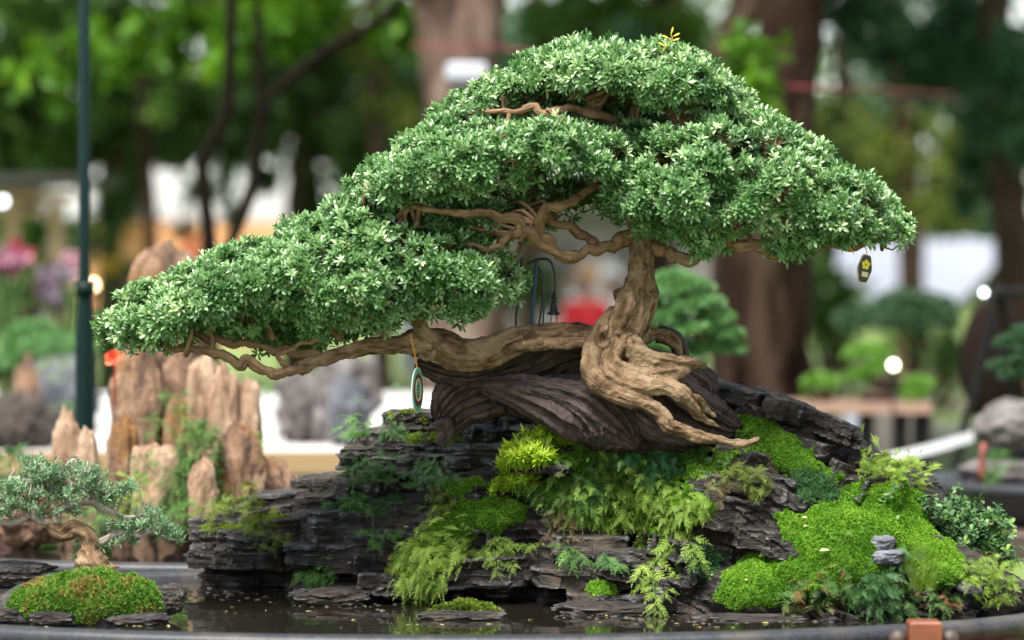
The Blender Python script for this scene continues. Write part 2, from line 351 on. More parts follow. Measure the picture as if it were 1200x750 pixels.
def plate_stack(cx, top, bot, w, yf, depth, tilt, rng, yaw=0, back=0.0, jag=1.0):
    """a block of slate: thin irregular plates, one on the other; pixels for place and size, metres for depth"""
    sc = yf / 4500.; h = (bot - top) * sc; n = max(1, int(round((bot - top) / rng.uniform(5, 22))))
    edges = np.concatenate([[0], np.sort(rng.uniform(.06, .94, n - 1)), [1]]) * h
    base = P(cx, bot, yf); W = w * sc; m = 18
    ang = np.sort((np.arange(m) + rng.uniform(-.35, .35, m)) * 2 * math.pi / m)
    rad0 = rng.uniform(.70, 1.08, m)
    ct, st = math.cos(tilt), math.sin(tilt); cy, sy = math.cos(yaw), math.sin(yaw)
    for k in range(n):
        rr = rad0 * rng.uniform(.965, 1.03, m) * (1 + .0 * k); sh = rng.normal(0, .0035 * jag, 2) + np.array([0, .012 * back * edges[k + 1] / .03])
        e = 6.0                                              # superellipse: rather angular outlines
        ca, sa = np.cos(ang), np.sin(ang); den = (np.abs(ca) ** e + np.abs(sa) ** e) ** (1 / e)
        x = ca / den * rr * W / 2 + sh[0]; y = sa / den * rr * depth / 2 + depth / 2 + sh[1]
        z0, z1 = edges[k] - .0012, edges[k + 1] + .0004
        b = rng.uniform(.985, 1.0)
        v = np.vstack([np.stack([x, y, np.full(m, z0)], 1), np.stack([x * b, (y - depth / 2) * b + depth / 2, z1 + rng.normal(0, .0008, m)], 1), [[0, depth / 2, z0], [0, depth / 2, z1]]])
        v = np.stack([v[:, 0] * cy - v[:, 1] * sy, v[:, 0] * sy + v[:, 1] * cy, v[:, 2]], 1)
        v = np.stack([v[:, 0] * ct + v[:, 2] * st, v[:, 1], -v[:, 0] * st + v[:, 2] * ct], 1) + base
        i = np.arange(m); j = (i + 1) % m
        rock_mb.add(v, [np.stack([i, j, j + m, i + m], 1), np.vstack([np.stack([j, i, np.full(m, 2 * m)], 1), np.stack([i + m, j + m, np.full(m, 2 * m + 1)], 1)])])
rng = np.random.default_rng(11)
def tilt_at(x): return math.radians(np.interp(x, [200, 350, 500, 700, 820, 950, 1150], [2, -3, -5, 1, 8, 20, 26]))
y = 735.
while y > 472:
    hgt = rng.uniform(10, 44); x = lb(y - hgt) + rng.uniform(-4, 12) + (14 if y < 640 else 0); xr = rb(y)
    while x < xr - 12:
        w = min(rng.uniform(60, 190), xr - x + 14); cx = x + w / 2
        if not (y < 500 and 540 < cx < 840):
            f = Yf(cx, y) + rng.normal(0, .032)
            if 470 < cx < 730 and y > 655: f += .11            # the shaded hollow under the middle
            if 225 < cx < 425 and y > 668: f += .11
            if 340 < cx < 440 and 585 < y < 650: f += .05
            if 650 < cx < 780 and 560 < y < 630: f += .02
            edge_d = np.interp(cx, [215, 330, 900, 1130], [.22, .36, .42, .25])
            hh = min(hgt * rng.uniform(.75, 1.25), 60 if y > 540 else 20)
            plate_stack(cx, y - hh, y + 5, w * 1.06, f, edge_d * rng.uniform(.85, 1.1), tilt_at(cx) + rng.normal(0, .05) - (.08 if cx < 420 and y < 600 else 0), rng, yaw=rng.normal(0, .25), back=.5)
        x += w * rng.uniform(.86, 1.0)
    y -= hgt * .82
# named ledges of the photograph
for (cx, t, b, w, dy, tl) in [(283, 650, 668, 150, -.03, 0), (292, 612, 648, 140, -.015, 1), (440, 528, 552, 96, -.02, 2), (472, 506, 526, 96, -.0, -2), (470, 590, 628, 110, -.02, 3), (440, 640, 672, 120, -.02, -2),
                              (560, 655, 690, 130, .0, -2), (620, 480, 505, 90, -.01, 0), (585, 505, 528, 110, -.01, -4), (560, 530, 560, 100, -.02, -6), (520, 545, 575, 80, -.02, 0), (655, 520, 545, 56, -.035, -8), (690, 630, 652, 110, -.035, 2), (700, 655, 690, 160, -.01, 0),
                              (875, 530, 560, 90, -.04, 12), (900, 556, 588, 110, -.045, 16), (850, 560, 600, 90, -.05, 10), (860, 585, 625, 130, -.055, 12), (890, 622, 645, 110, -.05, 8), (830, 640, 665, 120, -.02, 10), (930, 640, 660, 110, -.03, 14), (730, 700, 714, 130, -.02, 2),
                              (900, 482, 500, 80, .02, 14), (962, 520, 545, 60, -.0, 14), (985, 545, 590, 66, -.01, 20), (1005, 556, 580, 50, .02, 18), (960, 590, 606, 90, -.02, 18), (1140, 680, 706, 66, -.03, 4), (400, 580, 600, 110, .0, -6), (348, 578, 602, 110, -.005, -7), (500, 484, 504, 90, .0, -2), (395, 560, 585, 110, .0, -5),
                              # broken blocks that vary the left face
                              (255, 628, 650, 70, -.035, -3), (300, 632, 668, 84, -.05, 3), (350, 606, 636, 90, -.04, -9), (318, 596, 614, 70, -.03, -12), (390, 612, 640, 70, -.05, 6), (380, 640, 664, 96, -.03, 2), (430, 598, 618, 60, -.045, -10), (420, 566, 590, 80, -.04, 8), (455, 552, 578, 66, -.045, -7), (470, 626, 650, 70, -.05, 9), (520, 520, 540, 60, -.04, 10), (490, 532, 548, 50, -.04, -12), (560, 500, 516, 64, -.03, 8), (450, 676, 700, 80, -.03, 4), (620, 556, 578, 50, -.03, -8), (270, 600, 618, 60, -.02, -14)]:
    plate_stack(cx, t, b, w, float(Yf(cx, b)) + dy, .2, math.radians(tl), rng, yaw=rng.normal(0, .08), back=.3)
def ellipsoid(c, r, seg=28, rings=16):
    a = np.linspace(0, math.pi, rings + 1); v = []
    for k in a: v.append(np.stack([c[0] + r[0] * math.sin(k) * np.cos(np.arange(seg) * 2 * math.pi / seg), c[1] + r[1] * math.sin(k) * np.sin(np.arange(seg) * 2 * math.pi / seg), np.full(seg, c[2] + r[2] * math.cos(k))], 1))
    v = np.concatenate(v); f = []
    for k in range(rings):
        for i in range(seg): f.append([(k + 1) * seg + i, (k + 1) * seg + (i + 1) % seg, k * seg + (i + 1) % seg, k * seg + i])
    return v, np.array(f)
def mound(px, py, rx, ry, dY, ry_m):
    c = P(px, py, float(Yf(px, py)) + dY); k = c[1] / 4500; v, f = ellipsoid(c, (rx * k, ry_m, ry * k)); rock_mb.add(v, f)
for a in [(700, 640, 330, 90, .27, .2), (985, 655, 90, 62, .08, .13), (890, 695, 70, 36, .05, .10), (1085, 680, 90, 52, .09, .13), (1045, 605, 70, 60, .13, .13), (930, 545, 60, 44, .1, .1), (740, 545, 120, 34, .12, .12),
          (560, 620, 80, 30, .06, .09), (500, 650, 66, 22, .05, .07), (700, 590, 90, 44, .08, .1), (1150, 700, 60, 34, .05, .08), (790, 590, 60, 34, .06, .08), (430, 620, 130, 60, .22, .14), (690, 500, 170, 40, .22, .14), (340, 625, 90, 30, .17, .1)]: mound(*a)
o = rock_mb.build('slate_rock', M_SLATE)
rv, rn, rq = remesh(o, .0026)
rv = vsmooth(rv, rq, 1, .25)
def terrace(v, f, amp, s, fx):
    tl = np.interp(v[:, 0], [-.5, -.1, .1, .3, .45], [.02, -.05, .0, .3, .42])
    zz = (v[:, 2] + v[:, 0] * tl) * f + 1.1 * fbm(v * 7, 2, s + 50); k = np.floor(zz); k = k + (vn(np.stack([v[:, 0] * 14, v[:, 1] * 14, k * 3.7], 1), s) > .62) * .5
    return amp * ((vn(np.stack([v[:, 0] * fx + k * 13.7, v[:, 1] * fx + k * 4.1, k * 5.3], 1), s + 2) - .5) * 2)
hn = rn * np.array([1, 1, .15]); lam = np.clip(fbm(rv * np.array([9, 9, 16.]), 3, 77) * 1.8 + .55, .05, 1.3); rv = rv + hn * (lam * terrace(rv, 55, .010, 5, 16) + np.clip(1.1 - lam * .2, .2, 1) * lam * terrace(rv, 140, .0045, 15, 30) + .006 * (vn(np.floor(rv * np.array([26, 26, 34.]) + 1.2 * fbm(rv * 9, 2, 91)[:, None]), 6) - .5))[:, None]
d = .003 * fbm(rv * np.array([22, 22, 110]), 4, 3) + .0025 * fbm(rv * np.array([60, 60, 190.]), 3, 8)
rv = rv + rn * d[:, None]
rock = tag(mesh_np('slate_rock', rv, rq, M_SLATE, smooth=False), 'large dark layered slate rock rising from the tray water under the big bonsai', 'rock')
BV = BVHTree.FromPolygons(rv.tolist(), rq.tolist())
_ORIGIN = Vector(CAM)
def cast(px, py, bv=None):
    """points of the rock seen at photo pixels"""
    px = np.atleast_1d(px); py = np.atleast_1d(py); d = ray(px, py); p = np.full((len(px), 3), np.nan); n = np.zeros((len(px), 3))
    for i in range(len(px)):
        h = (bv or BV).ray_cast(_ORIGIN, Vector(d[i]))
        if h[0] is not None:
            p[i] = h[0]; nn = h[1]; n[i] = nn if nn.dot(Vector(d[i])) < 0 else -nn
    return p, n
# ------------------------------------------------------------------ weathered wood under the bonsai
dm = MB()
dm.tube(P([518, 540, 585, 640, 700, 760, 820, 866], [496, 466, 440, 438, 455, 474, 494, 500], [6.05, 6.05, 6.06, 6.08, 6.08, 6.07, 6.06, 6.08]), np.array([14, 26, 34, 44, 52, 46, 30, 6]) * .00135, seg=320, sub=34, flat=(1.0, 1.25), groove=.32, gn=19, twist=-4.2, lump=.16, lfreq=9, seed=4)
dm.tube(P([565, 620, 680, 722, 748], [452, 462, 478, 500, 522], [6.0, 5.98, 5.97, 5.96, 5.95]), np.array([8, 22, 34, 28, 8]) * .00135, seg=200, sub=30, groove=.36, gn=13, twist=-3.4, lump=.15, seed=14)
dm.tube(P([620, 660, 690, 702, 706], [452, 470, 492, 510, 522], [5.97, 5.96, 5.95, 5.945, 5.94]), np.array([6, 18, 20, 16, 6]) * .00135, seg=140, sub=26, groove=.38, gn=10, twist=-3.4, lump=.2, seed=44)
dm.tube(P([700, 760, 810, 850, 868], [430, 452, 478, 496, 500], [6.0, 5.99, 6.0, 6.02, 6.03]), np.array([10, 28, 26, 17, 4]) * .00135, seg=160, sub=30, groove=.36, gn=11, twist=-3, seed=24)
dm.tube(P([740, 770, 800, 822], [480, 498, 508, 512], [5.96, 5.95, 5.95, 5.96]), np.array([10, 18, 14, 4]) * .00135, seg=120, sub=24, groove=.28, gn=9, twist=-3, seed=34)
dm.tube(P([760, 795, 822, 828], [425, 440, 452, 470], 6.06), np.array([14, 24, 20, 8]) * .00135, seg=120, sub=24, groove=.25, gn=10, seed=31)
dm.tube(P([518, 524, 519, 516], [492, 505, 515, 522], 6.02), np.array([12, 9, 8, 6]) * .00135, seg=60, sub=12, groove=.3, gn=6, seed=3)
dm.tube(P([488, 520, 560, 610, 660, 700], [426, 438, 440, 428, 410, 405], 6.03), np.array([6, 12, 17, 22, 22, 16]) * .00135, seg=140, sub=24, groove=.36, gn=10, seed=5, twist=2)
dm.tube(P([770, 790, 798, 796], [392, 396, 412, 430], 6.05), np.array([10, 11, 10, 8]) * .00135, seg=60, sub=16, groove=.28, gn=7, seed=6)
def roughen(o, fun):
    me = o.data; n = len(me.vertices); v = np.empty(n * 3, np.float32); me.vertices.foreach_get('co', v); nn = np.empty(n * 3, np.float32); me.vertices.foreach_get('normal', nn); fb = np.empty(n * 3, np.float32); me.attributes['fib'].data.foreach_get('vector', fb)
    v = v.reshape(-1, 3).astype(float); v = v + nn.reshape(-1, 3) * fun(v, fb.reshape(-1, 3).astype(float))[:, None]; me.vertices.foreach_set('co', v.astype(np.float32).ravel()); me.update(); return o
tag(roughen(dm.build('driftwood', M_DRIFT), lambda v, f:   .0045 * fbm(v * 26, 3, 7) + .0035 * fbm(f * np.array([110, 110, 26.]), 3, 17) + .0025 * fbm(v * 150, 3, 27)), 'dark purple brown weathered wood with wavy grooves under the bonsai roots', 'driftwood')
# ------------------------------------------------------------------ the big bonsai
bons = empty('bonsai_tree', 'large old bonsai with a wide sloping green crown on top of the slate rock', 'bonsai')
S = 6.0 / 4500
tm = MB()
def tp(pts, rad, sub=12, seg=40, **k):
    p = np.array(pts, float); tm.tube(P(p[:, 0], p[:, 1], p[:, 2]), np.array(rad) * S, seg=seg, sub=sub, **k)
K = dict(ridge=.22, ridge_n=2.2, lump=.2, lfreq=16)
tp([(752, 268, 5.99), (752, 290, 5.98), (752, 308, 5.97), (748, 340, 5.96), (740, 368, 5.95), (726, 394, 5.95), (718, 418, 5.95), (722, 438, 5.95)], [14, 14.5, 16, 21, 26, 27, 25, 18], seg=64, sub=18, twist=3, seed=1, **K)
tp([(755, 285, 6.0), (757, 320, 5.99), (756, 352, 5.98), (746, 380, 5.97), (738, 410, 5.96)], [10, 12, 13, 15, 16], seed=11, **K)
tp([(722, 365, 5.94), (704, 388, 5.93), (694, 410, 5.92), (690, 430, 5.91), (697, 447, 5.90), (712, 456, 5.90), (732, 464, 5.89), (757, 473, 5.89), (775, 484, 5.89), (785, 498, 5.89), (811, 507, 5.90), (854, 518, 5.90), (878, 520, 5.91), (888, 515, 5.92)], [9, 11, 12, 12, 12, 12, 11, 10.5, 10, 9, 7.5, 5.5, 5, 4.5], seed=2, twist=4, **K)
tp([(738, 385, 5.93), (722, 405, 5.92), (714, 426, 5.91), (725, 443, 5.90), (753, 450, 5.89), (782, 454, 5.89), (800, 463, 5.89), (811, 477, 5.90), (818, 486, 5.91), (832, 495, 5.92), (848, 502, 5.93)], [9, 11, 12, 12, 11.5, 10, 10, 8, 6.5, 4, 2], seed=3, twist=4, **K)
tp([(722, 432, 5.92), (760, 440, 5.90), (793, 437, 5.90), (810, 433, 5.92)], [10, 9.5, 8, 4], seed=4, **K)
tp([(735, 398, 5.94), (748, 414, 5.92), (770, 421, 5.91), (795, 425, 5.91), (810, 424, 5.92), (826, 429, 5.95)], [14, 14, 11, 9.5, 9, 5], seed=5, **K)
tp([(806, 464, 5.9), (818, 470, 5.92), (826, 480, 5.94), (838, 488, 5.95)], [6, 5, 4, 2], seed=6, **K)
tp([(738, 404, 5.99), (752, 398, 6.0), (768, 391, 6.02), (786, 397, 6.03), (797, 414, 6.04)], [8, 8, 7, 7, 5], seed=7, **K)
tp([(716, 398, 5.96), (672, 392, 5.97), (636, 392, 5.97), (602, 400, 5.96), (570, 413, 5.95), (540, 414, 5.94), (512, 404, 5.93), (488, 401, 5.92), (462, 403, 5.91), (425, 408, 5.90), (385, 418, 5.89), (350, 430, 5.88)], [16, 14, 14, 17, 18, 18, 19, 17, 12, 10.5, 9, 7.5], seed=8, twist=3, sub=14, ridge=.2, ridge_n=2.2, lump=.16, lfreq=14)
tp([(508, 402, 5.92), (494, 388, 5.91), (487, 372, 5.91), (470, 350, 5.92)], [13, 10, 8, 5], seed=9, **K)
tp([(700, 400, 5.95), (660, 402, 5.94), (620, 404, 5.94), (590, 412, 5.94)], [8, 7, 7, 5], seed=10, **K)
for (kx, ky, kY, kr) in [(750, 321, 5.952, 7), (761, 350, 5.942, 7), (728, 346, 5.945, 6), (740, 330, 5.948, 5), (706, 398, 5.905, 6), (500, 409, 5.905, 9), (620, 398, 5.945, 6)]:   # knots: raised collars
    a = np.arange(14) * 2 * math.pi / 14; cpt = P(kx, ky, kY); pts = [cpt + np.array([math.cos(q) * kr * S, .004, math.sin(q) * kr * 1.25 * S]) for q in a] 
    tm.tube(pts + [pts[0]], np.full(15, 3.0 * S), seg=8, sub=2)
src_v = np.concatenate(tm.v); src_f = np.concatenate(tm.fb)
o = tm.build('trunk', M_BARK); tv, tn, tq = remesh(o, .0019); tv = vsmooth(tv, tq, 2, .5)
kd = KDTree(len(src_v))
for i, p in enumerate(src_v): kd.insert(p, i)
kd.balance(); fb = src_f[[kd.find(p)[1] for p in tv]]
tv = tv + tn * (.0042 * fbm(fb * np.array([75, 75, 22]), 4, 21) + .0035 * fbm(tv * 60, 3, 6) + .0016 * fbm(tv * 170, 3, 5) - .003 * np.clip(.25 - np.abs(fbm(fb * np.array([60, 60, 12]), 2, 71)), 0, 1) * 4)[:, None]
for (kx, ky, kY, kr) in [(750, 321, 5.952, 6), (761, 350, 5.942, 5), (728, 346, 5.945, 5), (740, 330, 5.948, 4), (706, 398, 5.905, 5), (620, 398, 5.945, 5)]:                # hollow centres of the knots
    dd = np.linalg.norm((tv - P(kx, ky, kY)) * np.array([1, .5, .8]), axis=1); tv[:, 1] += .009 * np.exp(-(dd / (kr * S * .75)) ** 2)
mesh_np('trunk', tv, tq, M_BARK, bons, fib=fb)
BR = {  # branches: px, py, Y lists and radii in px
 'a': ([(750, 290, 5.99), (748, 250, 6.0), (742, 210, 6.01), (738, 170, 6.02), (744, 130, 6.03), (738, 95, 6.04)], [18, 15, 12, 9, 6.5, 4]),
 'b': ([(742, 278, 5.98), (722, 284, 5.96), (700, 294, 5.94), (668, 300, 5.92), (640, 290, 5.90), (612, 268, 5.88), (575, 250, 5.87), (525, 248, 5.87), (470, 240, 5.88)], [13, 10, 9, 9.5, 8.5, 7.5, 6, 5, 3]),
 'c': ([(648, 292, 5.91), (630, 268, 5.9), (636, 246, 5.9), (662, 238, 5.91), (690, 226, 5.93), (712, 205, 5.96)], [8, 7, 6.5, 6, 5, 4]),
 'd': ([(700, 294, 5.95), (684, 276, 5.96), (660, 262, 5.96), (630, 262, 5.95), (612, 282, 5.93)], [7, 6, 6, 5, 3]),
 'e': ([(760, 290, 5.98), (785, 300, 5.95), (806, 306, 5.93), (822, 300, 5.92), (836, 284, 5.9), (870, 286, 5.89), (905, 296, 5.89), (945, 290, 5.9), (990, 288, 5.91), (1030, 278, 5.92)], [11, 9, 9, 8.5, 7.5, 7, 7, 6, 5, 3]),
 'f': ([(742, 150, 6.02), (715, 138, 5.98), (680, 130, 5.95), (640, 128, 5.93), (590, 130, 5.93), (556, 138, 5.95)], [6.5, 6, 5.5, 4.5, 3.5, 2]),
 'g': ([(742, 145, 6.02), (768, 150, 5.99), (800, 142, 5.96), (840, 132, 5.97), (858, 128, 5.99)], [7, 6, 5, 3.5, 2]),
 'h': ([(745, 215, 6.0), (780, 214, 5.95), (820, 222, 5.92), (880, 238, 5.9), (950, 250, 5.9), (1010, 262, 5.92)], [9, 8, 7, 6, 4.5, 3]),
 'i': ([(740, 205, 6.0), (690, 190, 5.94), (630, 188, 5.9), (570, 190, 5.88), (500, 198, 5.88), (440, 214, 5.9)], [8, 7, 6, 5, 4, 2.5]),
 'j': ([(362, 428, 5.885), (343, 434, 5.87), (322, 437, 5.86), (300, 430, 5.85), (272, 420, 5.85), (240, 409, 5.86), (200, 412, 5.87)], [7, 6.5, 6.5, 6, 6, 5.5, 3]),
 'k': ([(380, 420, 5.89), (335, 412, 5.9), (305, 404, 5.9), (270, 400, 5.9), (240, 396, 5.9), (224, 384, 5.9), (214, 370, 5.91)], [6, 5.5, 5, 5, 4.5, 4, 2.5]),
 'l': ([(487, 378, 5.91), (465, 352, 5.92), (430, 335, 5.93), (380, 322, 5.94), (310, 330, 5.95), (230, 355, 5.95), (160, 378, 5.95)], [8, 7, 6.5, 6, 5, 4, 2]),
 'm': ([(482, 368, 5.91), (510, 335, 5.89), (540, 322, 5.89), (560, 318, 5.91)], [6, 5, 3.5, 2]),
 'n': ([(612, 268, 5.88), (592, 282, 5.88), (570, 290, 5.88), (540, 288, 5.88)], [6, 5, 4, 3]),
 'o': ([(320, 398, 5.9), (312, 378, 5.9), (310, 355, 5.91), (300, 335, 5.92)], [4.5, 4, 3.5, 2.5]),
 'q': ([(700, 138, 5.97), (690, 118, 5.96), (672, 106, 5.96), (650, 96, 5.96)], [6, 5, 4, 3]),
 'r': ([(640, 128, 5.93), (662, 142, 5.92), (690, 152, 5.92), (710, 156, 5.93)], [4, 4, 3.5, 2.5]),
 's': ([(345, 432, 5.87), (330, 420, 5.86), (345, 405, 5.87), (372, 400, 5.88), (390, 385, 5.89)], [3.5, 3.2, 3, 3, 2]),
 't': ([(800, 142, 5.96), (788, 165, 5.95), (772, 185, 5.95), (770, 205, 5.96)], [4, 4, 3.5, 3]),
}
skel = []
for k, (pts, rad) in BR.items():
    p = np.array(pts); w3 = P(p[:, 0], p[:, 1], p[:, 2]); m = MB()
    r4 = spline(np.column_stack([w3, np.array(rad) * S * .82]), 3); w3 = r4[:, :3]; jr = np.random.default_rng(ord(k)); jit = jr.normal(0, .0030, w3.shape); jit[0] = 0; w3 = w3 + jit
    r4[:, 3] *= jr.uniform(.85, 1.2, len(r4))
    m.tube(w3, r4[:, 3], seg=26, sub=8, ridge=.42, ridge_n=3, lump=.16, lfreq=16, seed=ord(k), twist=9)
    roughen(m.build('branch', M_BRANCH, bons), lambda v, f: .0028 * fbm(v * 55, 3, 9) + .0014 * fbm(v * 150, 3, 19)); skel.append(spline(w3, 10))
skel = np.vstack(skel); skd = KDTree(len(skel))
for i, p in enumerate(skel): skd.insert(p, i)
skd.balance()
def curve(pts, x): return np.interp(x, [a for a, b in pts], [b for a, b in pts])
TIERS = [ # upper outline, lower outline, ridge depth, half depth, rosette count, gap threshold
 ([(492, 150), (510, 138), (540, 116), (570, 97), (600, 83), (640, 66), (680, 55), (710, 51), (745, 52), (780, 59), (810, 69), (840, 83), (868, 99), (884, 120), (904, 136), (910, 146)],
  [(492, 156), (540, 158), (560, 142), (600, 120), (640, 112), (700, 116), (760, 126), (800, 134), (850, 146), (910, 152)], 6.03, .17, 3500, .42),
 ([(410, 222), (424, 203), (440, 187), (470, 167), (500, 148), (540, 142), (580, 142), (640, 138), (700, 150), (765, 158)],
  [(410, 236), (450, 248), (500, 236), (560, 238), (600, 228), (640, 214), (680, 226), (720, 240), (765, 236)], 5.97, .19, 3900, .41),
 ([(692, 205), (730, 176), (770, 156), (810, 142), (860, 138), (905, 142), (950, 173), (985, 193), (1010, 208), (1040, 236), (1060, 262)],
  [(692, 240), (720, 264), (745, 286), (790, 290), (850, 302), (900, 296), (960, 300), (1000, 290), (1045, 294), (1060, 276)], 5.98, .19, 4900, .38),
 ([(105, 384), (122, 366), (150, 351), (185, 332), (220, 320), (260, 303), (300, 287), (335, 262), (370, 247), (410, 232), (450, 240), (500, 258), (560, 282), (600, 302), (621, 330)],
  [(105, 390), (130, 404), (180, 416), (225, 398), (255, 374), (310, 372), (350, 392), (380, 414), (420, 400), (470, 388), (520, 380), (560, 372), (600, 352), (621, 334)], 5.96, .17, 7000, .36),
 ([(505, 132), (560, 104), (640, 78), (740, 70), (840, 92), (890, 128)], [(505, 152), (560, 168), (640, 166), (740, 170), (840, 170), (890, 150)], 6.13, .06, 900, .35),
 ([(540, 210), (600, 200), (680, 200), (745, 215)], [(540, 262), (600, 278), (660, 270), (745, 262)], 6.12, .07, 420, .5),
 ([(190, 352), (260, 335), (340, 345), (440, 365)], [(190, 404), (260, 398), (340, 408), (440, 396)], 6.08, .10, 2200, .2),
 ([(400, 225), (450, 210), (540, 215), (600, 235), (625, 262)], [(400, 250), (450, 275), (540, 292), (600, 300), (625, 280)], 6.08, .10, 900, .4),
]
rg = np.random.default_rng(5)
for ti, (U, L, Yc, Rd, n, gap) in enumerate(TIERS):
    x0, x1 = U[0][0], U[-1][0]
    def surf(x, ph, shrink=1.0):
        u, l = curve(U, x), curve(L, x); mid = (u + l) / 2; hh = (l - u) / 2 * shrink
        s = (x - x0) / (x1 - x0) * 2 - 1; rd = Rd * np.clip(1 - np.abs(s) ** 3, .02, 1) ** .5 * np.clip((l - u) / 70, .3, 1)
        py = mid - np.cos(ph) * hh; Y = Yc - np.sin(ph) * rd * shrink * np.where(np.cos(ph) < 0, 1.0, 1.0)
        return P(x, py, Y)
    N_ = n * 6; x = rg.uniform(x0, x1, N_)
    hgt = curve(L, x) - curve(U, x); keep = rg.uniform(0, 1, N_) < np.clip(hgt / 110, .25, 1); x = x[keep]
    ph = rg.uniform(-1.9, 2.75, len(x)); e = .01
    p = surf(x, ph); dx = surf(x + 3, ph) - surf(x - 3, ph); dp = surf(x, ph + e) - surf(x, ph - e)
    nr = norm(np.cross(dp, dx)); c0 = P((x0 + x1) / 2, np.full(len(x), (curve(U, (x0 + x1) / 2) + curve(L, (x0 + x1) / 2)) / 2), Yc)
    flip = np.sum(nr * (p - surf(x, ph, .5)), 1) < 0; nr[flip] *= -1
    # leaf clumps
    nc = int(n / 30); ci = rg.choice(len(p), min(len(p), nc * 4), replace=False); cs = []
    for i in ci:
        if len(cs) < nc and all(np.sum((p[i] - q) ** 2) > .046 ** 2 for q in cs): cs.append(p[i])
    cs = np.array(cs); D = np.linalg.norm(p[:, None] - cs[None], axis=2); j = D.argmin(1); dm_ = D[np.arange(len(p)), j]; rc = .049
    bul = np.clip(1 - (dm_ / rc) ** 2, -1, 1)
    under = ph > 2.2
    dz = (p[:, 2] - cs[j][:, 2]) / rc; pk = np.where(bul > .05, 1.0, .09) * np.where(dz < -.2, .16, 1.0) * np.where(under, .45, 1) * np.where(ph < -.3, .6, 1)
    pk *= np.where(vn(p * 17, 31 + ti) < gap, .22, 1.0)
    ok = rg.uniform(0, 1, len(p)) < pk; idx = np.nonzero(ok)[0][:n]
    p, nr, bul, j, ph = p[idx], nr[idx], bul[idx], j[idx], ph[idx]
    cz = np.random.default_rng(ti).normal(0, .011, len(cs)); off = .021 * bul + cz[j] + rg.normal(0, .004, len(p)) - rg.exponential(.008, len(p)) - .021
    p2 = p + nr * off[:, None]
    ax = norm(nr * .7 + .5 * (p - cs[j]) / rc + np.array([0, -.22, .62]) + rg.normal(0, .17, p.shape))
    t_ = p2 - CAM; qx = 600 + 4500 * t_[:, 0] / (t_ @ FWD); qy = 375 - 4500 * (t_ @ UPV) / (t_ @ FWD)
    inside = (qy > curve(U, qx) - 9) & (qy < curve(L, qx) + 14) & (qx > x0 - 6) & (qx < x1 + 6); p, p2, nr, bul, j, ax = p[inside], p2[inside], nr[inside], bul[inside], j[inside], ax[inside]
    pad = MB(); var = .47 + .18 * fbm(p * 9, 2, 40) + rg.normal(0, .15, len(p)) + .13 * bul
    var = np.where(rg.uniform(0, 1, len(p)) < .03, 1.0, var)
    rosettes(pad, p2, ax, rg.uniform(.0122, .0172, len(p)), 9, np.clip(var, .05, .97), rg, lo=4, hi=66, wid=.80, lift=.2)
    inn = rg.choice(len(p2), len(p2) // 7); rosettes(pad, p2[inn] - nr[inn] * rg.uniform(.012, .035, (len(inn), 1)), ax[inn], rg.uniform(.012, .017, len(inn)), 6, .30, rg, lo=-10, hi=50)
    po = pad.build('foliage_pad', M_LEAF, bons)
    # twigs: from the nearest branch to each clump, then to some rosettes
    tw = MB()
    for ci_, c in enumerate(cs):
        mem = np.nonzero(j == ci_)[0]
        if not len(mem): continue
        nn = nr[mem].mean(0); base = c - nn * .035; q, _, dist = skd.find(base)
        q = np.array(q)
        if dist < .22:
            w1, w2, w3_ = [q * (1 - t) + base * t + rg.normal(0, .009, 3) for t in (.25, .5, .75)]; tw.tube([q, w1, w2, w3_, base], [.0040, .0035, .003, .0025, .0018], seg=7, sub=3, caps=False, lump=.3, lfreq=60)
        for m_ in mem[:12]:
            e_ = p2[m_]; md = (base + e_) / 2 + rg.normal(0, .006, 3); tw.tube([base, md, e_], [.0017, .0012, .0009], seg=4, sub=2, caps=False)
    tw.build('twigs', M_BRANCH, po)
# yellow seedling twig at the top and a few yellow leaves
ym = MB(); M_YEL = leaf_mat('yellow_leaf', [(0, (.42, .34, .03)), (1, (.65, .52, .06))], trans=.3)
yt = P([776, 782, 788, 786], [62, 52, 46, 40], 5.97); ym.tube(yt, [.001, .0009, .0007, .0005], seg=5, sub=3)
yp = P([780, 787, 785, 788, 786], [54, 48, 45, 43, 41], 5.97); yd = np.array([(-1, 0, .5), (1, 0, .35), (-1, 0, .4), (1, .2, .5), (.3, 0, 1)]); place(ym, LEAF, LEAF_F, yp, frames(yd, np.tile([[0, -1., .3]], (5, 1))), .014, np.full(5, .7), .6)
ym.build('yellow_shoot', M_YEL, bons)
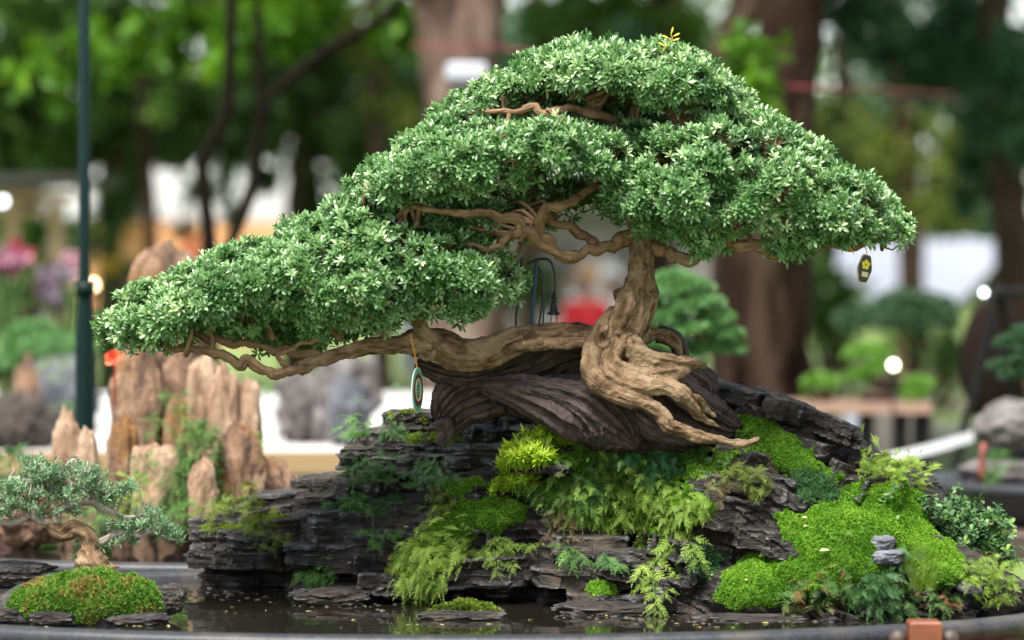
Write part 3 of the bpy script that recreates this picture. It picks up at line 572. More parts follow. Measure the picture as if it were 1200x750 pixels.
# ------------------------------------------------------------------ moss, ferns and small plants on the rock
SEED = [100]
def nrng(): SEED[0] += 1; return np.random.default_rng(SEED[0])
M_MOSS2 = leaf_mat('olive_moss', [(0, (.03, .05, .006)), (.4, (.075, .12, .012)), (.7, (.15, .21, .025)), (1, (.28, .30, .05))], rough=.8, trans=.15, spec=.15)
M_MOSSD = leaf_mat('dark_moss', [(0, (.012, .04, .012)), (.5, (.03, .085, .025)), (1, (.09, .17, .05))], rough=.7, trans=.15, spec=.2)
M_MOSSR = leaf_mat('moss_mixed_red', [(0, (.025, .07, .010)), (.38, (.07, .17, .018)), (.62, (.12, .24, .03)), (.72, (.20, .17, .05)), (.80, (.27, .10, .045)), (1, (.34, .14, .07))], rough=.75, trans=.15, spec=.15, noise=26)
def moss(label, poly, mat=None, thick=.007, tuft=.0036, dens=.6, step=3, smooth=10, leaves=6, cat='moss', name='moss_patch', bv=None, wid=.8, T=DIAM, F=DIAM_F, hump=.5):
    mat = mat or M_MOSS; rg = nrng(); poly = np.array(poly, float)
    xs = np.arange(poly[:, 0].min() - step, poly[:, 0].max() + step * 2, step); ys = np.arange(poly[:, 1].min() - step, poly[:, 1].max() + step * 2, step)
    GX, GY = np.meshgrid(xs, ys); ed = edist(GX, GY, poly); ins = inpoly(GX, GY, poly)
    wob = 13 * fbm(np.stack([GX.ravel() * .05, GY.ravel() * .05, 0 * GX.ravel() + SEED[0]], 1), 4, 2).reshape(GX.shape)
    sd = np.where(ins, ed, -ed) + wob
    use = sd > -1; p, n = cast(GX[use], GY[use], bv); Yv = np.full(GX.shape, np.nan); Yv[use] = p[:, 1]
    ok = ~np.isnan(Yv)
    if ok.sum() < 6: return None
    Ys = np.where(ok, Yv, 0); w0 = ok.astype(float)
    for _ in range(smooth):                              # fill and round the surface under the moss
        num = Ys * w0 * 2; den = w0 * 2
        for ax in (0, 1):
            for sh in (1, -1): num = num + np.roll(Ys * w0, sh, ax); den = den + np.roll(w0, sh, ax)
        Ys = np.where(ok, num / np.maximum(den, 1e-6), 0)
    Yt = np.minimum(Ys, Yv + .004); Yt = np.where(Ys - Yv > .035, Yv, Yt)
    idx = -np.ones(GX.shape, int); idx[ok] = np.arange(ok.sum()); pts = P(GX[ok], GY[ok], Yt[ok])
    q = np.stack([idx[:-1, :-1], idx[1:, :-1], idx[1:, 1:], idx[:-1, 1:]], -1).reshape(-1, 4); q = q[(q >= 0).all(1)]
    sp = np.ptp(pts[q][:, :, 1], axis=1); q = q[sp < .05]
    if len(q) < 3: return None
    fn = norm(np.cross(pts[q[:, 2]] - pts[q[:, 0]], pts[q[:, 3]] - pts[q[:, 1]])); vnm = np.zeros_like(pts)
    for k in range(4): np.add.at(vnm, q[:, k], fn)
    vnm = norm(vnm); back = np.sum(vnm * (pts - CAM), 1) > 0; vnm[back] *= -1
    sdv = sd[ok]; bump_ = fbm(pts * 45, 3, SEED[0]); th = thick * np.clip(sdv / 16, -.35, 1) * (1 + hump * bump_)
    th = np.where(sdv < 2, -.0025, th); pts = pts + vnm * th[:, None]
    mb = MB(); patch = .45 + .30 * fbm(pts * 24, 4, 50) + .12 * bump_
    mb.add(pts, q, np.clip(patch - .22, 0, 1))
    # tufts
    area = np.linalg.norm(np.cross(pts[q[:, 1]] - pts[q[:, 0]], pts[q[:, 3]] - pts[q[:, 0]]), axis=1)
    nt = int(ok.sum() * step * step * dens); fi = rg.choice(len(q), nt, p=area / area.sum()); a, b = rg.uniform(0, 1, (2, nt, 1))
    v4 = pts[q[fi]]; tp_ = (v4[:, 0] * (1 - a) + v4[:, 1] * a) * (1 - b) + (v4[:, 3] * (1 - a) + v4[:, 2] * a) * b
    tn_ = norm(vnm[q[fi, 0]] + np.array([0, -.1, .5]) + rg.normal(0, .25, (nt, 3))); va = np.clip(patch[q[fi, 0]] + rg.normal(0, .12, nt), .02, .98)
    rosettes(mb, tp_, tn_, tuft * rg.uniform(.7, 1.3, nt), leaves, va, rg, T=T, F=F, lo=5, hi=70, wid=wid)
    return tag(mb.build(name, mat), label, cat)
def pinna(n=5):
    v = [(0, 0, 0)]; f = []
    for i in range(n):
        y0, y1 = i / n, (i + .75) / n; w = .26 * (1 - .75 * i / n)
        b = len(v); v += [(0, y0, 0), (-w, y0 + .22, .05), (0, y1, .0), (w, y0 + .22, .05)]; f += [(b, b + 2, b + 1), (b, b + 3, b + 2)]
    b = len(v); v += [(-.06, .85, 0), (.06, .85, 0), (0, 1.1, 0)]; f.append((b, b + 1, b + 2)); return np.array(v, float), np.array(f)
PIN, PIN_F = pinna()
def fronds(mb, pos, d0, up, L, var, rg, K=8, droop=.5, wide=.42, curl=.0, spread=.8):
    n = len(pos); d0 = norm(d0); L = np.broadcast_to(L, (n,)); t = (np.arange(K) + .6) / K
    dr = droop * rg.uniform(.5, 1.4, n); side = norm(np.cross(d0, up) + 1e-6); sw = rg.normal(0, .18, n)
    c = pos[:, None] + L[:, None, None] * (t[None, :, None] * d0[:, None] + (sw[:, None] * t ** 2)[..., None] * side[:, None] + (dr[:, None] * t ** 2)[..., None] * np.array([0, 0, -1.]))
    tg = norm(d0[:, None] + 2 * (dr[:, None] * t)[..., None] * np.array([0, 0, -1.]) + 2 * (sw[:, None] * t)[..., None] * side[:, None])
    upk = norm(np.cross(side[:, None] * np.ones((1, K, 1)), tg)); upk = np.where(np.sum(upk * up[:, None], -1, keepdims=True) < 0, -upk, upk); sd = np.cross(tg, upk)
    ln = L[:, None] * wide * (1 - .8 * t ** 1.6) * np.clip(t * 4, .4, 1)
    V_ = np.broadcast_to(np.asarray(var, float), (n,)); vv = np.clip(V_[:, None] + .16 * (t - .5) + rg.normal(0, .04, (n, K)), 0, 1)
    for s in (-1, 1):
        d = norm(sd * s * spread + tg * .75 + rg.normal(0, .12, c.shape) - np.array([0, 0, curl]))
        place(mb, PIN, PIN_F, c.reshape(-1, 3), frames(d.reshape(-1, 3), upk.reshape(-1, 3)), (ln * rg.uniform(.8, 1.15, ln.shape)).ravel(), vv.ravel())
    place(mb, PIN, PIN_F, c[:, -1], frames(tg[:, -1], upk[:, -1]), L * wide * .6, vv[:, -1])
    # stalks as thin ribbons
    w_ = L[:, None, None] * .012 * side[:, None]; cc = np.concatenate([pos[:, None], c], 1); K1 = K + 1
    v = np.concatenate([cc - w_, cc + w_], 1); i = np.arange(K); base = np.arange(n)[:, None, None] * 2 * K1
    mb.add(v.reshape(-1, 3), (base + np.stack([i, i + 1, i + 1 + K1, i + K1], 1)[None]).reshape(-1, 4), np.repeat(V_ * .6, 2 * K1))
FERN = {'yg': leaf_mat('fern_yellow_green', [(0, (.05, .10, .012)), (.45, (.16, .26, .035)), (.75, (.31, .41, .075)), (1, (.48, .52, .15))], rough=.6, trans=.25, spec=.3),
        'g': leaf_mat('fern_green', [(0, (.018, .06, .012)), (.45, (.06, .16, .03)), (.75, (.13, .26, .05)), (1, (.26, .40, .10))], rough=.6, trans=.25, spec=.3),
        'd': leaf_mat('fern_dark', [(0, (.016, .05, .018)), (.5, (.05, .13, .04)), (1, (.16, .28, .09))], rough=.6, trans=.2, spec=.3),
        'b': leaf_mat('fern_blue_green', [(0, (.03, .10, .04)), (.5, (.10, .27, .12)), (1, (.26, .46, .24))], rough=.6, trans=.25, spec=.3),
        'r': leaf_mat('fern_rust', [(0, (.06, .03, .02)), (.4, (.15, .075, .05)), (.6, (.11, .15, .05)), (1, (.30, .20, .12))], rough=.7, trans=.2, spec=.2),
        'rt': leaf_mat('fern_red_tips', [(0, (.03, .08, .02)), (.45, (.08, .18, .045)), (.62, (.16, .22, .07)), (.72, (.36, .16, .08)), (1, (.5, .13, .08))], rough=.7, trans=.2, spec=.2, noise=30),
        'o': leaf_mat('fern_olive', [(0, (.035, .05, .008)), (.5, (.11, .15, .02)), (1, (.24, .27, .06))], rough=.65, trans=.2, spec=.2)}
def sample_poly(poly, n, rg):
    poly = np.array(poly, float); lo, hi = poly.min(0), poly.max(0); out = np.zeros((0, 2))
    while len(out) < n:
        q = rg.uniform(lo, hi, (n * 2, 2)); out = np.vstack([out, q[inpoly(q[:, 0], q[:, 1], poly)]])
    return out[:n]
def fern(label, poly, n, col, L=.045, droop=.5, dir_=(0, -.7, .3), rand=.6, cat='fern', name='fern_clump', lift=.004, var=.5, vs=.14, K=8, wide=.42, mask=None, bv=None, layers=.012, group=None):
    rg = nrng(); q = sample_poly(poly, n, rg); p, nn = cast(q[:, 0], q[:, 1], bv); ok = ~np.isnan(p[:, 0]); p, nn = p[ok], nn[ok]
    nn = norm(nn + np.array([0, -.5, .6])); p = p + nn * (lift + rg.exponential(layers, len(p)))[:, None]
    d = norm(np.array(dir_) + nn * .45 + rg.normal(0, rand, p.shape) * np.array([1, .6, .5])); mb = MB()
    vv = np.clip(var + vs * fbm(p * 30, 2, SEED[0]) + rg.normal(0, .09, len(p)), .02, .98)
    fronds(mb, p, d, nn, L * rg.uniform(.55, 1.2, len(p)), vv, rg, droop=droop, K=K, wide=wide)
    return tag(mb.build(name, FERN[col]), label, cat, group)
def trailing(label, strands, col, L=.03, step=9, cat='fern', name='trailing_fern'):
    """hanging stems with side fronds: lists of px, py, Y"""
    rg = nrng(); mb = MB()
    for st in strands:
        w = np.array(st, float); hp = cast(w[:, 0], w[:, 1])[0][:, 1]; hp = np.where(np.isnan(hp), 9, hp) - .016; Yw = np.minimum.accumulate(np.minimum(hp, hp[0])); c = spline(P(w[:, 0], w[:, 1], Yw), 12); mb.tube(c[::3], np.linspace(.0012, .0006, len(c[::3])), seg=5, sub=1, var=.1)
        k = np.arange(2, len(c), 2); k = np.repeat(k, 2); pos = c[k] + rg.normal(0, .002, (len(k), 3)); s = np.tile([1, -1], len(k) // 2)
        tg = norm(np.gradient(c, axis=0))[k]; d = np.stack([s * rg.uniform(.5, 1.2, len(k)), rg.uniform(-.9, -.1, len(k)), rg.uniform(-.4, .35, len(k))], 1) + tg * .3
        fronds(mb, pos, d, np.tile([[0, -.6, .8]], (len(k), 1)), L * rg.uniform(.6, 1.2, len(k)) * np.linspace(1.05, .6, len(k)), np.clip(.5 + rg.normal(0, .14, len(k)), 0, 1), rg, K=6, droop=.55)
    return tag(mb.build(name, FERN[col]), label, cat)
# carpets of moss
moss('bright green moss carpet below the bonsai roots on top of the slate', [(630, 520), (690, 508), (745, 518), (800, 512), (850, 522), (885, 524), (862, 545), (845, 556), (800, 562), (730, 558), (655, 550), (632, 540)], thick=.006)
moss('bright moss running down from the pale root tip to the dark needle cushion', [(862, 484), (885, 486), (912, 494), (945, 516), (962, 536), (985, 556), (975, 572), (945, 566), (915, 556), (885, 530), (860, 505)], thick=.006)
moss('flat green moss shelf left of centre under the yellow sedum', [(540, 585), (585, 578), (622, 590), (626, 616), (575, 622), (530, 632), (505, 626), (518, 606)], thick=.008, smooth=30)
moss('bright moss tongue at the top of the long left hanging fern', [(470, 648), (512, 606), (560, 612), (552, 644), (500, 660)], thick=.008, smooth=30)
moss('broad bright green moss sheet over the right slope around the two stacked grey stones', [(905, 604), (945, 596), (985, 588), (1012, 594), (1012, 572), (1040, 558), (1072, 574), (1090, 606), (1112, 628), (1136, 652), (1144, 676), (1120, 698), (1085, 694), (1050, 660), (1028, 690), (960, 696), (915, 708), (865, 720), (842, 702), (840, 668), (885, 648), (935, 652), (922, 628)], thick=.008, smooth=50, hump=.5)
moss('thin light moss film on the slope above the broad right moss sheet', [(985, 570), (1015, 560), (1020, 590), (990, 600), (960, 600)], thick=.004, dens=.35)
moss('olive moss along the upper left ledge of the slate', [(300, 562), (340, 540), (392, 532), (398, 542), (350, 556), (312, 572)], M_MOSS2, thick=.006, dens=.35)
moss('small round moss cushion at the waterline below the trailing fern', [(680, 692), (692, 684), (712, 684), (722, 694), (712, 704), (690, 704)], thick=.014, smooth=20)
moss('patch of moss on the small ledge above the left moss shelf', [(520, 566), (560, 552), (582, 566), (552, 580), (525, 584)], thick=.006)
moss('green moss bed between the ferns of the central bank', [(625, 560), (700, 545), (800, 555), (845, 590), (826, 616), (760, 626), (690, 622), (640, 606)], M_MOSS, thick=.006, dens=.4, smooth=30)
moss('dim moss stain low on the right slate wall', [(800, 640), (838, 632), (852, 652), (840, 680), (815, 676), (802, 660)], M_MOSSD, thick=.004, dens=.3)
moss('dark green needle cushion on the right slate below the root tip', [(932, 560), (958, 548), (982, 560), (982, 588), (955, 596), (932, 584)], M_MOSSD, thick=.012, tuft=.011, dens=.16, leaves=7, T=NEED, F=NEED_F, wid=.7, cat='cushion plant', name='cushion_plant')
moss('tiny moss pad on the left ledge at the crown tag', [(452, 486), (480, 478), (508, 480), (500, 490), (460, 494)], M_MOSS2, thick=.005, dens=.35)
# ferns and spikemosses
fern('wide mass of yellow green ferns spilling over the middle of the slate', [(640, 575), (690, 556), (740, 552), (800, 578), (830, 594), (822, 618), (775, 625), (735, 622), (690, 618), (650, 600)], 800, 'yg', L=.0215, droop=.6, var=.45, dir_=(0, -.8, -.05), layers=.014)
fern('green fern mass at the left of the central fern bank', [(615, 575), (660, 558), (700, 575), (705, 612), (670, 612), (628, 592)], 280, 'g', L=.021, dir_=(-.2, -.8, 0))
fern('dark blue green fern patch in the middle of the central fern bank', [(668, 566), (705, 566), (712, 590), (676, 592)], 120, 'd', L=.022, layers=.012, var=.7)
fern('pale blue green cushion of fine fern on the moss below the roots', [(722, 548), (765, 535), (802, 546), (800, 565), (770, 578), (735, 572)], 260, 'b', L=.02, droop=.2, dir_=(0, -.3, .8), layers=.008)
fern('sparse green fern sprigs beside the flat grey stone', [(668, 548), (720, 540), (745, 552), (700, 566), (668, 566)], 45, 'g', L=.022)
fern('dark fern sprigs at the foot of the long pale root', [(800, 542), (850, 536), (862, 548), (825, 560)], 40, 'd', L=.018, var=.75)
fern('green fern lying on the grey slate block right of centre', [(838, 556), (900, 560), (915, 580), (895, 588), (850, 570)], 46, 'o', L=.028, droop=.4)
fern('little pale fern on the face of the right slate block', [(830, 570), (850, 566), (852, 590), (832, 596)], 22, 'r', L=.026)
fern('rust brown withered fern left under the central fern bank', [(640, 600), (672, 596), (678, 632), (650, 640), (636, 622)], 100, 'r', L=.020, droop=.5)
fern('large yellow green fern fanning out over the lower left ledge', [(475, 650), (520, 632), (560, 640), (545, 660), (505, 668), (465, 664)], 560, 'yg', L=.027, droop=.5, dir_=(-.9, -.7, .1), rand=.45, var=.55, wide=.36, layers=.018)
fern('long yellow green fern curtain hanging to the water on the lower left', [(465, 665), (520, 660), (520, 690), (480, 700)], 400, 'yg', L=.025, droop=.7, dir_=(-.4, -.7, -.1), rand=.5, var=.5, wide=.36, layers=.02)
fern('yellowish fern tuft above the left moss tongue', [(508, 590), (528, 578), (538, 600), (520, 615), (502, 612)], 70, 'o', L=.026, var=.7)
fern('dark green fern spray on the upper left ledge', [(400, 556), (440, 545), (465, 552), (460, 568), (415, 570)], 120, 'd', L=.026, var=.72, droop=.45)
fern('dark green fern spray under the sedum on the left slate', [(478, 552), (500, 542), (525, 550), (535, 566), (505, 574), (482, 570)], 120, 'd', L=.025, var=.75)
fern('small bright fern in the dark cleft on the left', [(410, 590), (426, 582), (434, 596), (424, 606), (412, 602)], 40, 'g', L=.026, var=.4)
fern('light green fern at the waterline of the left ledge', [(352, 680), (385, 668), (400, 676), (388, 690), (358, 692)], 75, 'g', L=.036, var=.55, dir_=(0, -.8, .3))
fern('olive creeping fern covering the left shoulder of the slate', [(232, 606), (262, 582), (300, 574), (310, 590), (280, 606), (245, 614)], 230, 'o', L=.025, var=.55)
fern('olive fern trailing down the flat left ledge', [(285, 616), (318, 600), (325, 610), (300, 630), (280, 640)], 46, 'o', L=.03)
fern('green fern drooping from the top left edge of the slate', [(392, 512), (430, 496), (448, 502), (420, 518)], 60, 'g', L=.026, dir_=(-.8, -.5, .2))
fern('small green fern next to the hanging green tag', [(446, 505), (474, 500), (478, 514), (455, 518)], 36, 'd', L=.026, var=.75)
fern('yellow green creeper over the top right edge behind the shrub', [(1000, 545), (1040, 538), (1080, 560), (1088, 575), (1050, 570), (1010, 560)], 190, 'yg', L=.022, droop=.4, dir_=(.5, -.4, .4), var=.55)
fern('pale green creeper spreading over the right end of the slate', [(1118, 668), (1150, 660), (1180, 675), (1192, 700), (1165, 712), (1130, 690)], 260, 'yg', L=.019, var=.5)
fern('red tipped spikemoss in front of the right moss apron', [(912, 700), (935, 684), (970, 678), (1002, 692), (1000, 716), (950, 724), (915, 718)], 190, 'rt', L=.026, droop=.4, layers=.014)
fern('dark green bushy spikemoss at the front right waterline', [(995, 690), (1025, 672), (1058, 680), (1062, 715), (1030, 728), (998, 720)], 240, 'd', L=.028, layers=.018, droop=.5, dir_=(0, -.6, .4), var=.5)
fern('upright yellow green spikemoss between the dark bush and the layered stone', [(1058, 672), (1085, 662), (1105, 680), (1100, 700), (1068, 700)], 120, 'yg', L=.03, dir_=(0, -.3, 1), droop=.05, rand=.35, wide=.25, var=.5)
fern('rusty green creeper at the front right rim', [(1062, 702), (1110, 700), (1118, 722), (1070, 728)], 120, 'rt', L=.022)
moss('brownish moss creeping along the flat left ledge of the slate', [(228, 622), (270, 606), (330, 600), (352, 612), (300, 624), (240, 634)], M_MOSS2, thick=.004, dens=.3)
moss('dim moss in the cracks of the middle left slate', [(380, 592), (420, 580), (470, 586), (462, 602), (400, 606)], M_MOSSD, thick=.003, dens=.25)
moss('thin moss on the upper left slate below the oval tag', [(470, 510), (520, 502), (560, 512), (530, 526), (480, 524)], M_MOSS2, thick=.003, dens=.25)
fern('tiny green fern in a crack of the lower left slate', [(300, 640), (340, 630), (348, 644), (312, 652)], 40, 'o', L=.02)
fern('small dark fern low in the middle left cleft', [(420, 632), (455, 622), (460, 640), (430, 648)], 40, 'g', L=.022)
trailing('long fern trailing from the central bank down to the water', [[(775, 618, 5.93), (772, 645, 5.90), (765, 670, 5.885), (768, 700, 5.88), (772, 715, 5.89)], [(790, 615, 5.93), (785, 640, 5.90), (792, 668, 5.89), (780, 695, 5.885)], [(762, 615, 5.93), (757, 640, 5.90), (752, 665, 5.89), (748, 690, 5.89)], [(800, 612, 5.93), (812, 640, 5.9), (818, 660, 5.9)]], 'yg', L=.03)
trailing('short fern hanging under the left moss shelf', [[(580, 628, 5.92), (578, 648, 5.9), (583, 672, 5.89)], [(590, 630, 5.92), (606, 640, 5.9), (632, 636, 5.9)], [(585, 628, 5.92), (596, 650, 5.9), (600, 665, 5.9)], [(565, 640, 5.92), (570, 655, 5.9)]], 'yg', L=.02)
trailing('small fern hanging under the rusty fern', [[(660, 636, 5.93), (672, 650, 5.9), (690, 658, 5.9)], [(705, 645, 5.93), (716, 660, 5.9), (730, 664, 5.9)], [(666, 645, 5.92), (668, 662, 5.9)]], 'g', L=.024)
# sedum: upright stems with whorls of narrow leaves
def sedum(label, poly, n, hgt, leaf=.013):
    rg = nrng(); q = sample_poly(poly, n, rg); p, nn = cast(q[:, 0], q[:, 1]); ok = ~np.isnan(p[:, 0]); p, nn = p[ok] + np.array([0, -.012, 0]), nn[ok]; mb = MB()
    for a in p:
        d = norm(np.array([rg.normal(0, .35), -.35 + rg.normal(0, .3), 1.0])); e = a + d * hgt * rg.uniform(.5, 1.3); b = (a + e) / 2 + rg.normal(0, .004, 3)
        mb.tube([a, b, e], [.0011, .0009, .0007], seg=5, sub=2, var=.3); k = 4; tt = np.linspace(.45, 1, k)
        pos = np.array([a + (e - a) * t for t in tt]); rosettes(mb, pos, np.tile(d, (k, 1)), leaf * np.array([.7, .9, 1, .95]), 8, np.linspace(.35, .7, k) + rg.normal(0, .06), rg, T=NEED, F=NEED_F, wid=1.4, lo=5, hi=50)
    return tag(mb.build('sedum_plant', M_SED), label, 'sedum')
M_SED = leaf_mat('sedum', [(0, (.10, .18, .012)), (.45, (.33, .50, .03)), (.75, (.52, .66, .07)), (1, (.66, .74, .15))], rough=.5, trans=.3, spec=.35)
sedum('bright yellow green sedum with spiky leaves above the left moss shelf', [(592, 540), (620, 522), (660, 508), (668, 522), (640, 540), (628, 570), (605, 585), (582, 578), (590, 556)], 240, .024, .016)
sedum('few sedum stars at the foot of the yellow sedum clump', [(572, 575), (590, 568), (598, 586), (578, 588)], 12, .012)
# the little shrub with round leaves
M_SHR = leaf_mat('shrub_leaf', [(0, (.012, .045, .02)), (.5, (.055, .125, .04)), (.8, (.12, .23, .07)), (1, (.30, .42, .06))], rough=.5, trans=.2, spec=.35)
sh = empty('small_shrub', 'low woody shrub with small round blue green leaves at the right end of the slate', 'shrub'); rg = nrng(); m1, m2 = MB(), MB()
root = P(1105, 640, 5.97)
for i in range(120):
    tx, ty = rg.uniform(1042, 1186), rg.uniform(578, 656); 
    if tx > 1140: ty = rg.uniform(600, 645)
    e = P(tx, ty, 5.96 + rg.uniform(-.11, .08)); md = root * .45 + e * .55 + rg.normal(0, .012, 3) - np.array([0, 0, .008]); c = spline([root + rg.normal(0, .01, 3), md, e], 8)
    m1.tube(c[::4], np.linspace(.0016, .0006, len(c[::4])), seg=5, sub=1)
    pos = c[7:] + rg.normal(0, .004, c[7:].shape); pos = np.vstack([pos, pos + rg.normal(0, .008, pos.shape)])
    rosettes(m2, pos, np.tile([[0, -.35, .9]], (len(pos), 1)) + rg.normal(0, .5, pos.shape), .0118, 4, np.clip(.45 + rg.normal(0, .14, len(pos)) + (rg.uniform(0, 1, len(pos)) < .05) * .4, 0, 1), rg, wid=1.5, lo=-5, hi=45)
m1.build('stems', M_BRANCH, sh); m2.build('foliage', M_SHR, sh)
gt = MB(); rg = nrng()
for i in range(110):
    a = P(rg.uniform(1125, 1185), rg.uniform(640, 662), 5.98 + rg.uniform(-.05, .08)); d = np.array([rg.normal(.25, .3), rg.normal(-.4, .3), .25]); L_ = rg.uniform(.03, .05)
    gt.tube([a, a + d * L_ * .6, a + d * L_ + np.array([0, 0, -.022])], [.0011, .0009, .0002], seg=3, sub=2, var=rg.uniform(.2, .6), caps=False)
tag(gt.build('grass_tuft', FERN['d']), 'fine dark grass tuft drooping under the round leaved shrub', 'grass')

# ------------------------------------------------------------------ loose stones, islet, floating leaves
def stone(label, c, r, rz=0, mat=None, seed=0, sub=5, strata=60., amp=.2, name='stone', cat='stone', group=None, e=3.0, freq=1.6, vgroove=0, parent=None, bev=None):
    rg = np.random.default_rng(seed + 900); bm = bmesh.new(); bmesh.ops.create_icosphere(bm, subdivisions=sub, radius=1); v = np.array([x.co[:] for x in bm.verts]); f = np.array([[q.index for q in x.verts] for x in bm.faces]); bm.free()
    d = (np.abs(v) ** e).sum(1) ** (1 / e); v = v / d[:, None]
    v = v * (1 + amp * fbm(v * freq + seed * 3.1, 4, seed) + .5 * amp * np.abs(fbm(v * freq * 2.3 + seed, 3, seed + 3)))[:, None]
    if vgroove: th = np.arctan2(v[:, 1], v[:, 0]); g = fbm(np.stack([np.cos(th) * 3.5, np.sin(th) * 3.5, v[:, 2] * .5 + seed], 1), 3, seed); v[:, :2] *= (1 + vgroove * g)[:, None]
    elif strata: v[:, :2] *= (1 + .5 * amp * (vn(np.stack([v[:, 0] * .6, v[:, 1] * .6, v[:, 2] * r[2] * strata * 3 + seed], 1), seed) - .5))[:, None]
    if mat is M_SLATE or mat is None:
        k_ = np.floor(v[:, 2] * r[2] * 190 + fbm(v * 1.5 + seed, 2, seed)); v[:, :2] *= (1 + .22 * (vn(np.stack([v[:, 0] * 1.7 + k_ * 7.3, v[:, 1] * 1.7, k_ * 3.1 + seed], 1), seed) - .5))[:, None]; v = v * (1 + .05 * fbm(v * 7 + seed, 3, seed + 5))[:, None]
    v = v * np.array(r); cs, sn = math.cos(rz), math.sin(rz); v = v @ np.array([[cs, sn, 0], [-sn, cs, 0], [0, 0, 1]]) + np.array(c)
    o = mesh_np(name, v, f, mat or M_GREY, parent, smooth=mat is not M_SLATE)
    if parent is None: tag(o, label, cat, group)
    return v, f
def onrock(px, py): return cast(px, py)[0][0]
s0 = onrock(1042, 652); stone('lower of two pale grey stones stacked in the right moss', s0 + np.array([0, -.004, -.001]), (.028, .024, .012), seed=1)
stone('upper of two pale grey stones stacked in the right moss', s0 + np.array([-.012, .004, .019]), (.020, .02, .012), seed=2)
stone('flat layered grey stone beside the yellow sedum', onrock(668, 532) + np.array([0, 0, .002]), (.034, .03, .013), seed=3, mat=M_SLATE)
stone('dark layered stone at the right end under the pale creeper', P(1146, 694, 5.86), (.036, .04, .02), seed=5, mat=M_SLATE)
stone('flat wet stone at the waterline under the round moss cushion', P(722, 714, 5.87), (.085, .05, .012), seed=6, mat=M_SLATE)
stone('low dark stone at the front right of the waterline', P(880, 727, 5.78), (.09, .05, .010), seed=7, mat=M_SLATE)
stone('wet pebble stone at the foot of the left waterline fern', P(385, 700, 6.0), (.06, .04, .014), seed=8, mat=M_SLATE)
stone('dark block at the right front under the rusty creeper', P(1105, 722, 5.78), (.05, .04, .012), seed=9, mat=M_SLATE)
iv, if_ = stone('flat slate islet in the water carrying a yellow green moss cap', P(545, 722, 5.78), (.062, .04, .012), seed=4, mat=M_SLATE, name='islet_stone')
BVI = BVHTree.FromPolygons(iv.tolist(), if_.tolist())
v_, f_ = ellipsoid(P(545, 718, 5.79), (.056, .036, .016)); BVM = BVHTree.FromPolygons(v_.tolist(), f_.tolist())
moss('yellow green moss cap on the small islet in the water', [(498, 718), (515, 706), (545, 700), (575, 708), (590, 722), (545, 726), (510, 724)], M_MOSS2, thick=.006, tuft=.007, dens=.4, bv=BVM, smooth=4)
M_FLOAT = leaf_mat('floating_leaf', [(0, (.22, .16, .06)), (.5, (.42, .38, .12)), (1, (.62, .58, .28))], trans=.1, rough=.5)
rg = nrng()
def leaf_bit(label, p, L, nz, group, var, tilt=.08):
    m = MB(); d = np.array([[rg.normal(), rg.normal() * .8, 0]]); up = np.array([nz]) + rg.normal(0, tilt, (1, 3))
    place(m, LEAF, LEAF_F, np.array([p]), frames(d, up), L, np.array([var]), .95); return tag(m.build('fallen_leaf', M_FLOAT), label, 'leaf', group)
for i in range(44):
    x = rg.uniform(215, 900); y = rg.uniform(708, 738) if not 480 < x < 610 else rg.uniform(730, 740)
    q = np.array([0, 0, 0.]); Y = 4500 * .558 / (y - 290); p = P(x, y, Y); p[2] = H_WAT + .0012
    leaf_bit('small yellowish leaf floating on the dark water before the slate', p, rg.uniform(.004, .014), (0, 0, 1.), 'leaves floating on the water', rg.uniform(.3, .9))
for x, y, L_ in [(939, 617, .014), (941, 627, .013), (972, 655, .016), (1068, 632, .012), (1072, 634, .011), (930, 558, .009), (872, 690, .01)]:
    p = onrock(x, y); leaf_bit('pale yellow leaf fallen on the bright right moss', p + np.array([0, -.006, .014]), L_, (0, -.5, .8), 'leaves fallen on the right moss', rg.uniform(.75, 1))
for i in range(16):
    x, y = rg.uniform(380, 900), rg.uniform(560, 690); p = onrock(x, y)
    if not np.isnan(p[0]): leaf_bit('tiny dry leaf caught on the slate ledges', p + np.array([0, -.004, .003]), rg.uniform(.006, .01), (0, -.6, .7), 'dry leaves on the slate', rg.uniform(.1, .7))

rg = nrng(); gm = MB()
bm = bmesh.new(); bmesh.ops.create_icosphere(bm, subdivisions=1, radius=1); ico = np.array([x.co[:] for x in bm.verts]); icf = np.array([[q.index for q in x.verts] for x in bm.faces]); bm.free()
for i in range(190):
    x = rg.choice([rg.uniform(330, 480), rg.uniform(770, 960), rg.uniform(220, 330), rg.uniform(640, 770)]); y = foot(x) + rg.uniform(-4, 9); c = P(x, y, 4500 * .556 / (y - 290)); c[2] = H_WAT - .001
    gm.add(ico * rg.uniform(.7, 1.25, (12, 1)) * rg.uniform(.0012, .0050) * np.array([1.2, 1.1, .7]) + c, icf, rg.uniform(0, 1))
struct(gm.build('gravel', plain('gravel_stone', (.045, .038, .03), .7, var=.5, scale=90.), smooth=False), 'stuff')

